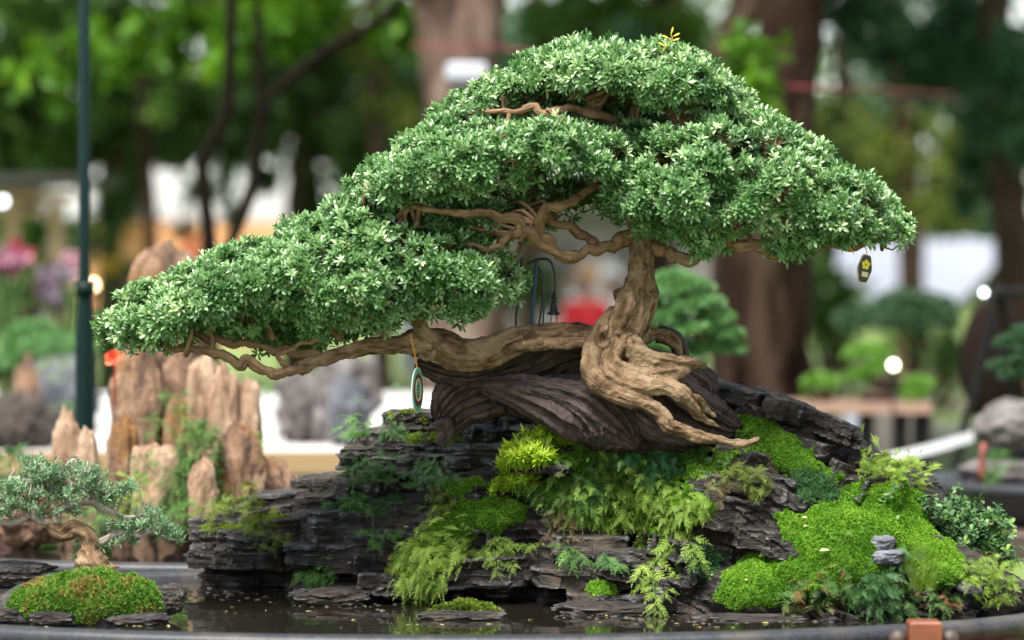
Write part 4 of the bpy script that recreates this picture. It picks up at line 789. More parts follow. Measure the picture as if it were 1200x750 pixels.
# ------------------------------------------------------------------ hanging tags
def strip(mb, pts, r, var=.5): mb.tube(pts, r, seg=6, sub=6, var=var)
M_ORANGE = plain('orange_cord', (.55, .22, .02), .6); M_GREENTAG = plain('green_tag', (.10, .30, .20), .3, var=.15, scale=40); M_SILV = plain('tag_edge', (.55, .62, .6), .25)
M_DKRED = plain('tag_dark', (.10, .035, .02), .4); M_CREAM = plain('tag_cream', (.5, .42, .25), .4); M_BLK = plain('tag_black', (.02, .012, .008), .4); M_YPET = plain('tag_yellow', (.62, .48, .02), .4)
def disc(c, rx, rz, th, out=None, n=40, wave=None):
    a = np.arange(n) * 2 * math.pi / n; r = np.ones(n) if wave is None else wave(a)
    x, z = rx * r * np.cos(a), rz * r * np.sin(a); m = MB(); v = np.vstack([np.stack([x, 0 * x - th / 2, z], 1), np.stack([x, 0 * x + th / 2, z], 1), [[0, -th / 2, 0], [0, th / 2, 0]]]); i = np.arange(n); j = (i + 1) % n
    m.add(v, [np.stack([j, i, i + n, j + n], 1), np.vstack([np.stack([i, j, 0 * i + 2 * n], 1), np.stack([j + n, i + n, 0 * i + 2 * n + 1], 1)])]); return m
def ringm(rx, rz, w, th, n=40):
    a = np.arange(n) * 2 * math.pi / n; m = MB(); v = np.vstack([np.stack([(rx + s) * np.cos(a), 0 * a + y, (rz + s) * np.sin(a)], 1) for s, y in ((-w, -th), (w, -th), (w, 0), (-w, 0))]); i = np.arange(n); j = (i + 1) % n
    m.add(v, np.vstack([np.stack([k * n + i, k * n + j, (k + 1) % 4 * n + j, (k + 1) % 4 * n + i], 1) for k in range(4)])); return m
def rot(o, c, rz, ry=0): o.location = c; o.rotation_euler = (0, ry, rz)
tg = empty('oval_tag', 'oval green name tag with dark emblem hanging by orange cord from the left limb', 'tag'); c = V(489, 457, 5.87); rot(tg, c, math.radians(67)); 
disc(None, .0195, .0335, .0024).build('tag_plate', M_GREENTAG, tg, False)
ringm(.0195, .0335, .0012, .0016).build('tag_rim', M_SILV, tg, False).location = (0, .0008, 0)
for (rx, rz, w, mt) in [(.013, .022, .0032, M_DKRED), (.0095, .0165, .0009, M_CREAM)]:
    o = ringm(rx, rz, w, .0006); o = o.build('emblem_ring', mt, tg, False); o.location = (0, -.0014 - (.0004 if mt is M_CREAM else 0), 0)
em = MB()
for dx, dz, sx, sz in [(0, .023, .006, .005), (0, -.023, .006, .005), (0, .006, .004, .0022), (0, .001, .0065, .0016), (0, -.004, .0075, .0016), (-.0025, -.009, .0016, .006), (.0025, -.009, .0016, .006)]: em.box((dx, -.0016, dz), (sx, .0006, sz))
em.build('emblem', M_DKRED, tg, False)
cm = MB(); strip(cm, [np.array(V(481, 391, 5.872)) - np.array(c), np.array(V(483, 402, 5.862)) - np.array(c), np.array(V(486, 415, 5.866)) - np.array(c), np.array([0, 0, .033])], .0009)
co_ = cm.build('hanging_cord', M_ORANGE, tg); co_.rotation_euler = (0, 0, -math.radians(67))
tg = empty('plaque_tag', 'dark scalloped plaque tag with yellow flower hanging at the right tip of the crown', 'tag'); c = V(1013, 315, 5.9); rot(tg, c, math.radians(24), math.radians(11))
wv = lambda a: 1 + .05 * np.cos(a * 6) - .03 * np.cos(a * 2)
disc(None, .0125, .0225, .0028, wave=wv).build('tag_plate', M_CREAM, tg, False)
o = disc(None, .0115, .0212, .0006, wave=wv).build('tag_face', M_BLK, tg, False); o.location = (0, -.0018, 0)
fl = MB()
for k in range(5):
    a = math.pi / 2 + k * 2 * math.pi / 5; q = disc(None, .0030, .0034, .0006, n=14); fl.add(np.concatenate(q.v) + np.array([math.cos(a) * .0042, -.0024, .0065 + math.sin(a) * .0045]), [np.concatenate(q.f[4]), np.concatenate(q.f[3])])
fl.build('flower_emblem', M_YPET, tg, False)
q = MB(); q.box((.001, -.0024, -.0085), (.011, .0006, .0075)); q.build('paper_panel', M_CREAM, tg, False)
cm = MB(); strip(cm, [np.array([0, 0, .021]), np.array([-.003, 0, .030]), np.array([-.008, .01, .042])], .0007); cm.build('hanging_cord', M_ORANGE, tg)
ot = MB(); strip(ot, P([994, 997, 1001], [287, 292, 298], 5.885), [.0022, .0016, .0006]); tag(ot.build('orange_tie', M_ORANGE), 'short orange tie on the branch end beside the dark plaque tag', 'tie')
# cords hanging from the middle branch
M_CABLE = plain('black_cable', (.012, .012, .013), .45); M_BLUE = plain('blue_cable', (.012, .05, .12), .45); M_BRASS = plain('plug_pin', (.6, .5, .3), .3, metal=1)
pw = empty('power_cord', 'black power cord with a ribbed plug hanging from the middle branch', 'cord'); m = MB()
strip(m, P([618, 630, 642, 648, 651, 650], [309, 304, 304, 312, 328, 346], 6.02), .0020); m.build('cable', M_CABLE, pw)
m = MB(); m.lathe(P(649, 357, 6.02), [(.001, .020), (.003, .019), (.003, .015), (.0045, .0145), (.0045, .011), (.0032, .0105), (.0032, .008), (.0052, .0075), (.0052, .004), (.0042, .0035), (.0045, .001), (.0062, -.002), (.0070, -.010), (.0105, -.0125), (.0105, -.016), (.001, -.016)], 16); m.build('plug', M_CABLE, pw)
for s in (-1, 1): m = MB(); m.box(P(649, 357, 6.02) + np.array([s * .0045, 0, -.022]), (.0016, .005, .012)); m.build('pin', M_BRASS, pw)
m = MB(); strip(m, P([612, 609, 607, 605, 604], [302, 320, 345, 368, 388], 6.05), .0018); strip(m, P([630, 635, 636, 633, 630], [312, 330, 350, 372, 388], 6.05), .0016); strip(m, P([631, 637, 638, 636], [314, 322, 345, 385], 6.06), .0013)
tag(m.build('cable_loop', M_CABLE), 'thin black cable loop dropping behind the left limb', 'cable')
m = MB(); strip(m, P([629, 627, 624, 623], [304, 330, 362, 390], 6.04), .0032); tag(m.build('blue_cable', M_BLUE), 'straight blue cable dropping behind the left limb', 'cable')
# ------------------------------------------------------------------ the park behind
def G(px, Y): p = P(px, 290, Y); return np.array([p[0], p[1], 0.])
M_GRASS, t_, b_, o_ = new_mat('park_grass'); tc_ = N(t_, 'ShaderNodeTexCoord'); nz_ = N(t_, 'ShaderNodeTexNoise', Scale=.55, Detail=8.0, Roughness=.65); t_.links.new(tc_.outputs['Object'], nz_.inputs['Vector'])
t_.links.new(ramp(t_, nz_.outputs[0], [(.3, (.10, .08, .04)), (.45, (.09, .13, .03)), (.6, (.14, .20, .04)), (.8, (.20, .25, .06))]), b_.inputs['Base Color']); b_.inputs['Roughness'].default_value = .9
g = 600.; struct(mesh_np('ground', [(-g, -30, 0), (g, -30, 0), (g, 900, 0), (-g, 900, 0)], [[0, 1, 2, 3]], M_GRASS))
M_PATH = plain('path', (.30, .27, .23), .9, var=.2, scale=2.)
struct(mesh_np('path', [(-60, 29, .004), (60, 29.6, .004), (60, 31.4, .004), (-60, 30.9, .004)], [[0, 1, 2, 3]], M_PATH))
struct(mesh_np('dirt_strip', [(-60, 33.8, .004), (60, 34.0, .004), (60, 36.2, .004), (-60, 36, .004)], [[0, 1, 2, 3]], plain('bare_dirt', (.13, .095, .07), .9, var=.25, scale=1.)))
BGL = {'dark': leaf_mat('park_leaf_dark', [(0, (.020, .048, .012)), (.6, (.065, .13, .030)), (1, (.18, .27, .06))], rough=.55, spec=.2, trans=.2),
       'mid': leaf_mat('park_leaf_mid', [(0, (.028, .068, .014)), (.6, (.072, .15, .026)), (1, (.20, .30, .06))], rough=.55, spec=.2, trans=.25),
       'bright': leaf_mat('park_leaf_bright', [(0, (.015, .045, .004)), (.45, (.045, .12, .008)), (.75, (.11, .24, .014)), (1, (.22, .36, .025))], rough=.5, spec=.2, trans=.35),
       'teal': leaf_mat('park_leaf_teal', [(0, (.018, .05, .024)), (.6, (.05, .115, .055)), (1, (.18, .26, .13))], rough=.5, spec=.2, trans=.2),
       'olive': leaf_mat('park_leaf_olive', [(0, (.05, .07, .012)), (.6, (.11, .15, .025)), (1, (.26, .28, .07))], rough=.6, spec=.2, trans=.3)}
M_TR = {'pale': bark_mat('park_bark_pale', [(.35, (.03, .02, .015)), (.5, (.10, .068, .052)), (.68, (.23, .175, .14))], spec=.04, fs=(5, 5, 1.2)),
        'dark': bark_mat('park_bark_dark', [(.35, (.006, .003, .002)), (.5, (.022, .013, .009)), (.68, (.075, .05, .037))], spec=.04, fs=(5, 5, 1.2)),
        'brown': bark_mat('park_bark_brown', [(.3, (.025, .016, .011)), (.6, (.06, .04, .028)), (.8, (.10, .07, .05))], spec=.04, fs=(6, 6, 2)),
        'black': bark_mat('park_bark_black', [(.3, (.004, .003, .002)), (.6, (.008, .006, .004)), (.8, (.016, .012, .009))], spec=.04, fs=(9, 9, 3))}
def leafcloud(mb, c, r, n, size, rg, clump=.35, holes=.45, squash=0):
    """leaves spread through an uneven volume: random sub-clumps inside an ellipsoid"""
    nc = max(4, int(n / 60)); cc = norm(rg.normal(0, 1, (nc, 3))) * rg.uniform(.15, 1, (nc, 1)) ** .5; k = rg.integers(0, nc, n)
    cr = clump * rg.uniform(.5, 1.3, nc); cv = rg.normal(0, .13, nc)
    p = cc[k] + rg.normal(0, .5, (n, 3)) * cr[k][:, None]; p = p * np.array(r) + np.array(c)
    d = norm(rg.normal(0, 1, (n, 3)) + np.array([0, 0, -.3])); up = norm(rg.normal(0, .6, (n, 3)) + np.array([0, 0, 1.]))
    keep = (p[:, 2] > .02) & (p[:, 1] > 9); p, d, up, k = p[keep], d[keep], up[keep], k[keep]; n = len(p)
    place(mb, LEAF, LEAF_F, p, frames(d, up), size * rg.uniform(.6, 1.3, n), np.clip(.45 + cv[k] + rg.normal(0, .12, n), 0, 1), 1.3)
def tree(name, label, stems, bark, crowns, col, seed, group='park trees behind the bonsai', over=None):
    """stems: lists of (px, py, Y, radius px); crowns: (px, py, Y, rx px, ry px, leaves, leaf size m)"""
    rg = np.random.default_rng(seed); o = empty(name, label, 'tree', group)
    for i, st in enumerate(stems):
        s = np.array(st, float); m = MB(); w = P(s[:, 0], s[:, 1], s[:, 2])
        m.tube(w, s[:, 3] * s[:, 2] / 4500, seg=20, sub=8, ridge=.26, lump=.2, lfreq=1.6, seed=seed + i); m.build('trunk' if i == 0 else 'limb', M_TR[bark], o)
    m = MB(); k_ = 0
    for (x, y, Y, rx, ry, n, sz) in crowns: leafcloud(m, P(x, y, Y), (rx * Y / 4500, ry * Y / 4500 * 1.1 + .05, ry * Y / 4500), n, sz, rg)
    if over:  # the tree's high crown, out of view, put in to shade the park below
        x, Y, z, r, n = over; p = G(x, Y); p[2] = z; leafcloud(m, p, (r, r, r * .45), n, .34, rg)
        for q in range(5):                                                      # limbs up into the high crown
            a = q * 1.3; t = MB(); b = np.array([p[0], p[1], z * .5]); e = p + np.array([math.cos(a) * r * .6, math.sin(a) * r * .6, rg.uniform(-.5, .8)]); t.tube([b, (b + e) / 2 + np.array([0, 0, .5]), e], [.16, .10, .04], seg=8, sub=4); t.build('limb', M_TR[bark], o)
    m.build('crown', BGL[col], o); return o
def gy(Y): return 290 + CAMZ * 4500 / Y                        # photo row where the ground is at depth Y
Y = 15.; tree('park_tree', 'pale brown double trunk rising behind the left shoulder of the crown', [[(548, gy(Y), Y, 62), (545, 380, Y, 50), (536, 180, Y, 42), (524, 80, Y, 32), (512, 0, Y, 30), (500, -120, Y, 27), (480, -900, Y + .5, 20)], [(545, 140, Y, 34), (556, 60, Y - .1, 30), (566, -30, Y, 28), (590, -260, Y, 24), (640, -800, Y, 18)]], 'pale', [], 'mid', 1, over=(520, 22, 7.2, 4.2, 3800))
Y = 13.; tree('park_tree', 'thick dark brown trunk standing right of the bonsai trunk', [[(893, gy(Y), Y, 66), (893, 400, Y, 54), (905, 250, Y, 46), (918, 120, Y, 36), (926, 0, Y, 32), (930, -150, Y, 30), (940, -900, Y, 22)]], 'dark', [(885, 70, 12.5, 28, 60, 200, .06), (900, 110, 12.5, 22, 50, 120, .06)], 'bright', 2, over=(960, 24, 7.6, 4.4, 3800))
Y = 17.; tree('park_tree', 'brown trunk close beside the thick dark trunk', [[(868, gy(Y), Y, 36), (864, 380, Y, 30), (852, 240, Y, 24), (842, 110, Y, 20), (862, 30, Y, 19), (884, -60, Y, 18), (900, -600, Y, 14)]], 'brown', [], 'mid', 3, over=(860, 26, 8.5, 3, 1500))
Y = 13.; tree('park_tree', 'thin black forked tree with a long limb reaching to the right', [[(250, gy(Y), Y, 13), (246, 330, Y, 9), (240, 240, Y, 9), (238, 190, Y, 8), (262, 140, Y, 8), (268, 90, Y, 7), (272, -20, Y, 6), (280, -300, Y, 5)], [(258, 330, Y, 7), (272, 280, Y, 7), (298, 215, Y, 7), (304, 150, Y, 7), (312, 118, Y, 7), (345, 88, Y, 7), (395, 52, Y, 6), (450, 18, Y, 5), (520, -60, Y, 4)], [(306, 130, Y, 6), (304, 60, Y, 5), (300, -30, Y, 4)]], 'black', [(350, 8, 17, 62, 44, 620, .09), (230, 30, 17, 60, 36, 420, .09), (300, 55, 16, 60, 26, 200, .09), (150, 52, 17, 55, 44, 330, .09), (460, 25, 17, 40, 40, 240, .09), (258, 75, 16, 22, 16, 60, .09), (60, 90, 16, 40, 40, 60, .09)], 'bright', 4, over=(300, 19, 5.5, 3, 1800))
Y = 26.; tree('park_tree', 'dark brown trunk at the right edge behind the spotlight stand', [[(1196, gy(Y), Y, 36), (1188, 300, Y, 24), (1182, 200, Y, 21), (1176, 130, Y, 20), (1168, 0, Y, 18), (1150, -600, Y, 14)]], 'brown', [(1130, 60, 27, 90, 70, 1700, .13), (1190, 90, 26, 60, 90, 1200, .13), (1040, 40, 28, 60, 50, 420, .13), (960, 10, 28, 60, 40, 420, .13), (1150, 180, 27, 50, 60, 500, .13)], 'teal', 5, over=(1250, 26, 7.5, 4.5, 3600))
Y = 34.; tree('park_tree', 'yellow green tree hanging low at the right of the thick trunk', [[(1065, gy(Y), Y, 16), (1068, 300, Y, 14), (1060, 150, Y, 12), (1040, 0, Y, 10), (1030, -300, Y, 8)]], 'brown', [(1085, 220, 33, 50, 50, 520, .12), (1050, 185, 34, 50, 40, 360, .12), (1105, 150, 34, 40, 40, 240, .12), (990, 130, 35, 44, 60, 320, .12), (1120, 250, 33, 40, 30, 260, .12)], 'olive', 6)
Y = 31.; tree('park_tree', 'dark trunk at the far left behind the tan beams', [[(25, gy(Y), Y, 26), (28, 260, Y, 19), (30, 120, Y, 17), (36, -40, Y, 15), (40, -500, Y, 12)]], 'dark', [(40, 90, 31, 90, 80, 1700, .14), (60, 20, 30, 80, 60, 1000, .14), (20, 190, 31, 50, 50, 600, .14), (70, 285, 30, 40, 40, 500, .12), (20, 270, 30, 40, 30, 300, .12)], 'mid', 7, over=(0, 31, 7.8, 5, 3000))
Y = 33.; tree('park_tree', 'brown trunk right of the green pole', [[(128, gy(Y), Y, 17), (128, 260, Y, 14), (128, 150, Y, 13), (90, 20, Y, 11), (80, -400, Y, 10)]], 'brown', [(170, 120, 33, 90, 60, 1900, .15), (130, 60, 32, 80, 60, 1100, .15), (240, 150, 34, 80, 40, 1400, .15), (150, 190, 34, 40, 30, 420, .15), (60, 170, 33, 50, 40, 700, .15), (142, 235, 33, 24, 50, 420, .13)], 'dark', 8, over=(150, 34, 8, 5, 3000))
Y = 36.; tree('park_tree', 'brown trunk left of the crown behind the forked tree', [[(352, gy(Y), Y, 24), (352, 300, Y, 19), (356, 200, Y, 17), (368, 60, Y, 16), (372, -400, Y, 12)]], 'brown', [(390, 110, 36, 110, 90, 2600, .16), (440, 190, 35, 50, 70, 1100, .16), (330, 140, 37, 70, 50, 1000, .16), (250, 110, 37, 80, 50, 1100, .16), (380, 230, 36, 30, 30, 260, .15), (236, 212, 36, 30, 20, 150, .12), (300, 205, 36, 40, 22, 220, .12), (215, 262, 35, 12, 26, 60, .12), (275, 250, 35, 10, 30, 70, .12)], 'dark', 9, over=(400, 36, 8.5, 5.5, 3200))
Y = 38.; tree('park_tree', 'dim trunk above the top of the crown', [[(770, gy(Y), Y, 20), (772, 100, Y, 16), (778, 0, Y, 15), (785, -500, Y, 12)]], 'dark', [(700, 10, 39, 70, 50, 700, .15), (800, 20, 38, 50, 50, 420, .15), (640, 60, 40, 60, 60, 600, .15)], 'mid', 10, over=(760, 38, 8.5, 5, 3000))
Y = 46.; tree('park_tree', 'far dark green tree behind the thick dark trunk on the right', [[(985, gy(Y), Y, 14), (985, 250, Y, 12), (990, 60, Y, 10), (992, -300, Y, 8)]], 'dark', [(985, 180, 46, 80, 90, 1500, .18), (1010, 240, 45, 80, 50, 900, .18), (900, 220, 46, 80, 60, 800, .18), (1090, 120, 47, 110, 90, 1500, .18), (1180, 220, 47, 70, 70, 900, .18)], 'teal', 11, over=(1000, 46, 9, 6, 2600))
Y = 50.; tree('park_tree', 'far tree seen between the pale double trunk and the crown', [[(620, gy(Y), Y, 14), (622, 200, Y, 12), (630, 0, Y, 10), (640, -300, Y, 8)]], 'brown', [(620, 80, 50, 90, 90, 1400, .2), (700, 60, 50, 100, 80, 1300, .2), (480, 170, 50, 80, 90, 1300, .2), (800, 90, 50, 90, 80, 900, .2)], 'teal', 12)
Y = 29.; tree('park_tree', 'slim dark trunk between the green pole and the forked tree', [[(178, gy(Y), Y, 9), (176, 260, Y, 8), (168, 120, Y, 7), (176, -40, Y, 6), (180, -300, Y, 5)]], 'dark', [(170, 60, 29, 40, 40, 260, .12), (205, 130, 29, 30, 24, 120, .12)], 'mid', 13)
Y = 32.; tree('park_tree', 'slim brown trunk left of the pale double trunk', [[(448, gy(Y), Y, 12), (446, 240, Y, 10), (438, 100, Y, 9), (442, -40, Y, 8), (450, -300, Y, 6)]], 'brown', [(430, 40, 32, 50, 40, 340, .12), (470, 110, 32, 30, 40, 200, .12)], 'olive', 14)
# a wood far behind
rg = np.random.default_rng(77); m = MB()
for X in np.arange(-30, 34, 2.2):
    Yw = rg.uniform(78, 92); px = 600 + X / Yw * 4500
    gap = 150 < px < 350
    for z, r in ((1.4, 1.5), (4.0, 2.2), (7.0, 2.6), (10., 2.8)):
        if gap and z < 3.9: continue
        leafcloud(m, (X, Yw, z + (1.9 if gap and z < 5 else 0) + rg.uniform(-.5, .5)), (2.1, 1.8, r), 430, .42, rg, clump=.42)
struct(m.build('far_wood', BGL['dark']), 'stuff')
# low shrubs
def shrub(label, px, py, Y, rx, ry, n, sz, col, seed, name='shrub'):
    rg = np.random.default_rng(seed); o = empty(name, label, 'shrub', 'shrubs in the park'); c = P(px, py, Y); m = MB(); b = np.array([c[0], c[1], 0])
    for q in range(5): m.tube([b + rg.normal(0, .04, 3) * [1, 1, 0], (b + c) / 2 + rg.normal(0, .1, 3), c + rg.normal(0, .5, 3) * rx * Y / 4500], [.03, .022, .01], seg=6, sub=3)
    m.build('stems', M_TR['brown'], o); m = MB(); leafcloud(m, c, (rx * Y / 4500, rx * Y / 4500 * .8, ry * Y / 4500), n, sz, rg, clump=.4); m.build('foliage', BGL[col], o)
shrub('dark shrub under the white tarpaulin on the right', 970, 350, 30, 60, 50, 1000, .1, 'mid', 21)
shrub('dark green bush at the far left below the pink flowers', 15, 350, 16, 40, 40, 700, .07, 'dark', 22)
shrub('small green bush in front of the orange wall', 137, 310, 40, 16, 18, 260, .1, 'mid', 23)
shrub('dull green bush behind the round light on the right', 1100, 395, 34, 50, 34, 600, .1, 'dark', 24)
shrub('murky bush seen under the middle of the crown', 600, 330, 40, 60, 40, 900, .12, 'dark', 25)
shrub('dim bush left of the seated people', 520, 300, 44, 60, 60, 900, .14, 'dark', 26)
shrub('yellow bush at the foot of the orange wall', 165, 318, 42, 14, 10, 160, .1, 'olive', 27)
# ---- built things far behind
M_WHITE = plain('white_cloth', (.40, .42, .48), .8); M_OR = plain('orange_render', (.55, .27, .12), .85, var=.15, scale=.8); M_ROOF = plain('dark_roof', (.05, .045, .045), .8); M_TAN = plain('tan_wood', (.40, .27, .15), .7, var=.2, scale=3.); M_IRON = plain('black_iron', (.008, .008, .008), .6, spec=.1); M_GREENP = plain('green_paint', (.001, .011, .010), .5, spec=.15)
w = empty('orange_building', 'low orange building with a dark flat roof far behind on the left', 'building'); Y = 58.; a, b = G(96, Y), G(352, Y); cx = (a[0] + b[0]) / 2; L_ = b[0] - a[0]
m = MB(); m.box((cx, Y + 2, .92), (L_, 4, 1.84)); m.build('wall', M_OR, w, False); m = MB(); x2 = G(165, Y)[0]; m.box(((a[0] + x2) / 2, Y + 1.8, 1.90), (x2 - a[0], 4.8, .10)); m.build('roof', M_ROOF, w, False)
for px in (150, 250, 310): q = G(px, Y); m = MB(); m.box((q[0], Y - .02, .75), (.7, .06, 1.0)); m.build('window', M_ROOF, w, False)
w = empty('wooden_stall', 'open wooden stall with two tan beams at the left edge', 'stall'); Y = 26.
for z0, px0, px1, nm in ((230, -90, 86, 'top_beam'), (249, -90, 70, 'lower_beam')):
    p0, p1 = P(px0, z0, Y), P(px1, z0, Y); m = MB(); m.box((p0 + p1) / 2, (p1[0] - p0[0], .14, .055 if nm == 'top_beam' else .04)); m.build(nm, M_TAN, w, False)
for px in (-80, 14, 66): q = P(px, 262, Y); m = MB(); m.box((q[0], Y + .03, q[2] / 2 + .09), (.09, .09, q[2] + .12)); m.build('post', M_TAN, w, False)
q0 = P(-80, 217, Y); q1 = P(90, 217, Y); m = MB(); m.box(((q0[0] + q1[0]) / 2, Y + .9, q0[2] + .04), (q1[0] - q0[0] + .2, 2.4, .05)); m.build('roof', M_ROOF, w, False)
w = empty('low_tarpaulin', 'white tarpaulin pitched low over a stall at the right', 'tarpaulin'); Y = 42.; m = MB()
A = [P(968, 338, Y), P(985, 282, Y + 1.2), P(1185, 280, Y + 1.2), P(1140, 335, Y), P(1108, 372, Y - .6), P(1020, 345, Y - .3)]
n_ = 14; gr = []
for i in range(n_ + 1):
    for j in range(9):
        u_, v_ = i / n_, j / 8; top = A[1] * (1 - u_) + A[2] * u_; bot = (A[0] * (1 - u_) + A[4] * u_) + np.array([0, 0, .10 * math.sin(u_ * 9)]); q = top * (1 - v_) + bot * v_; q = q + np.array([0, -.25 * math.sin(v_ * 3.14), -.07 * math.sin(v_ * 3.14) + .03 * math.sin(u_ * 20)]); gr.append(q)
gr = np.array(gr); ff = [[i * 9 + j, i * 9 + j + 1, (i + 1) * 9 + j + 1, (i + 1) * 9 + j] for i in range(n_) for j in range(8)]
m.add(np.vstack([gr, gr + [0, .02, -.02]]), np.array(ff + [[x + len(gr) for x in reversed(q)] for q in ff])); m.build('cloth', M_WHITE, w)
for p in (A[1], A[2], A[0], A[4]): m = MB(); m.tube([p * [1, 1, 0], p - [0, 0, .02]], .025, seg=8, sub=1); m.build('pole', M_IRON, w)
lp = empty('green_pole', 'thin dark green iron pole with a wider sleeve at its foot on the left', 'pole'); Y = 8.3; c = P(99, 290, Y) * [1, 1, 0]; m = MB(); m.lathe(c, [(.001, 0), (.10, 0), (.10, .012), (.03, .03), (.024, .06), (.022, 1.02), (.021, 1.26), (.016, 1.32), (.0125, 1.36), (.0115, 2.6), (.001, 2.61)], 20); m.build('post', M_GREENP, lp)
m = MB(); m.lathe(c, [(.012, 1.345), (.02, 1.345), (.02, 1.375), (.012, 1.375)], 16); m.build('collar', M_GREENP, lp)
# bulbs and lamps that are lit in the photograph
M_WARM = plain('warm_bulb', (1, .72, .38), emit=5); M_COOL = plain('cool_lamp', (.85, .93, 1), emit=5); M_CREAML = plain('cream_lamp', (1, .88, .66), emit=5)
def bulb(label, px, py, Y, r, mt, foot_, cat='lamp'):
    o = empty('garden_lamp', label, cat, 'small lit lamps in the park'); c = P(px, py, Y); m = MB(); v, f = ellipsoid(c, (r, r, r * 1.1), 16, 10); m.add(v, f); m.build('bulb', mt, o)
    m = MB(); m.lathe(c + [0, 0, -r * 1.25], [(.001, -.03), (r * .7, -.03), (r * .75, 0), (r * .5, r * .5), (.001, r * .5)], 12); m.build('socket', M_IRON, o)
    m = MB(); q = c - [0, 0, r * 1.25 + .03]; m.tube([q * [1, 1, 0], q], .005, seg=8, sub=1); m.build('stake', M_IRON, o)
bulb('left of the two warm round lamps beside the green pole', 88, 334, 17, .016, plain('dim_warm_bulb', (1, .62, .30), emit=3), 0)
bulb('brighter right lamp of the two warm lamps beside the green pole', 109, 334, 17, .018, M_WARM, 0)
bulb('cream round lamp shining over the bench with the small green bonsai', 1047, 428, 12.2, .013, M_CREAML, 0)
bulb('cool white lamp at the left edge in front of the tan beams', 3, 236, 25, .018, M_COOL, 0)
fl = empty('floodlight', 'white box floodlight on the pale double trunk', 'floodlight'); c = P(546, 84, 14.55); m = MB(); m.box(c, (.15, .07, .065), rz=.1, bev=.01); m.build('housing', M_WHITE, fl, False); m = MB(); m.box(c + [.0, .0, -.048], (.13, .065, .026)); m.build('visor', M_ROOF, fl, False); m = MB(); m.box(c + [0, .13, 0], (.03, .22, .03)); m.build('bracket', M_IRON, fl, False)
m = MB(); m.tube(P([482, 530, 585, 720, 880, 960, 1040, 1120], [52, 56, 55, 80, 98, 103, 106, 112], [14.9, 14.55, 14.6, 14, 13.3, 12.85, 15, 18]), .0045, seg=8, sub=6); tag(m.build('red_rope', plain('red_rope', (.16, .015, .025), .7)), 'thin red rope tied between the big park trunks', 'rope')
# spotlight stand, tape
ts = empty('spotlight_stand', 'black slanting spotlight stand with a lit cool white lamp at the right', 'spotlight'); Y = 11.5
m = MB(); m.tube([P(1113, 560, Y) * [1, 1, 0] + [-.12, 0, 0], P(1118, 555, Y), P(1143, 455, Y), P(1172, 335, Y)], [.012, .013, .014, .012], seg=10, sub=4); m.build('leg', M_IRON, ts)
m = MB(); m.tube([P(1172, 335, Y), P(1186, 450, Y + .1), P(1205, 620, Y + .2), P(1205, 620, Y + .2) * [1, 1, 0] + [.12, 0, 0]], [.011, .011, .010, .01], seg=10, sub=4); m.build('leg', M_IRON, ts)
m = MB(); v, f = ellipsoid(P(1165, 425, Y + .25), (.105, .06, .20)); m.add(v, f); m.build('reflector', plain('dark_cover', (.012, .008, .007), .9, spec=.04), ts)
m = MB(); m.box(P(1183, 343, Y), (.10, .06, .03), bev=.006); m.build('bracket', M_IRON, ts, False)
m = MB(); v, f = ellipsoid(P(1153, 343, Y + .1), (.008, .008, .009), 16, 10); m.add(v, f); m.build('bulb', M_COOL, ts); m = MB(); m.tube([P(1153, 343, Y + .1) + [0, 0, -.012], P(1160, 350, Y + .08), P(1172, 345, Y)], .006, seg=8, sub=3); m.build('socket', M_IRON, ts)
tp_m = MB(); w_ = .013; c = spline(P([985, 1020, 1060, 1100, 1140], [546, 541, 533, 523, 511], [9.6, 9.8, 10.1, 10.5, 11.0]), 8); tp_m.add(np.vstack([c + [0, .012, w_], c - [0, .012, w_], c + [0, .014, w_], c + [0, -.010, -w_]]), np.vstack([[[i, i + 1, len(c) + i + 1, len(c) + i] for i in range(len(c) - 1)], [[2 * len(c) + i + 1, 2 * len(c) + i, 3 * len(c) + i, 3 * len(c) + i + 1] for i in range(len(c) - 1)]]))
tag(tp_m.build('barrier_tape', plain('tape', (.85, .82, .84), .5)), 'white barrier tape sagging across the lawn on the right', 'tape')
# bench with small bonsai on it
bt = empty('display_bench', 'low bench with a wooden top on black iron legs on the lawn', 'bench'); Y = 12.6; p0, p1 = P(912, 478, Y), P(1092, 478, Y); ztop = p0[2]
m = MB(); m.box(((p0[0] + p1[0]) / 2, Y + .15, ztop), (p1[0] - p0[0], .32, .036)); m.build('tabletop', plain('bench_wood', (.24, .15, .11), .5, var=.25, scale=2.), bt, False)
for px in (954, 1020, 1060, 1086):
    for dy in (.02, .28): q = P(px, 478, Y); m = MB(); m.box((q[0], Y + dy, (ztop - .018) / 2), (.028, .028, ztop - .02)); m.build('leg', M_IRON, bt, False)
m = MB(); q = P(1012, 510, 22); m.add(*ellipsoid((q[0], 22, q[2]), (.17, .16, .14))); m.tube([q * [1, 1, 0], q], .05, seg=10, sub=1); tag(m.build('ball_lamp', M_WHITE), 'white round ball lamp on a short foot on the lawn behind the bench legs', 'ball lamp')
M_PLI = plain('plinth_stone', (.05, .045, .038), .8, var=.3, scale=6.); M_POT = plain('clay_pot', (.08, .05, .04), .5); M_NEED = {'n': leaf_mat('needle_green', [(0, (.03, .085, .025)), (.5, (.09, .22, .06)), (1, (.24, .42, .14))], trans=.15), 'l': leaf_mat('needle_light', [(0, (.05, .13, .015)), (.5, (.12, .28, .03)), (1, (.26, .42, .08))], trans=.2), 'd': leaf_mat('needle_dark', [(0, (.012, .035, .015)), (.5, (.03, .08, .03)), (1, (.08, .15, .06))], trans=.15)}
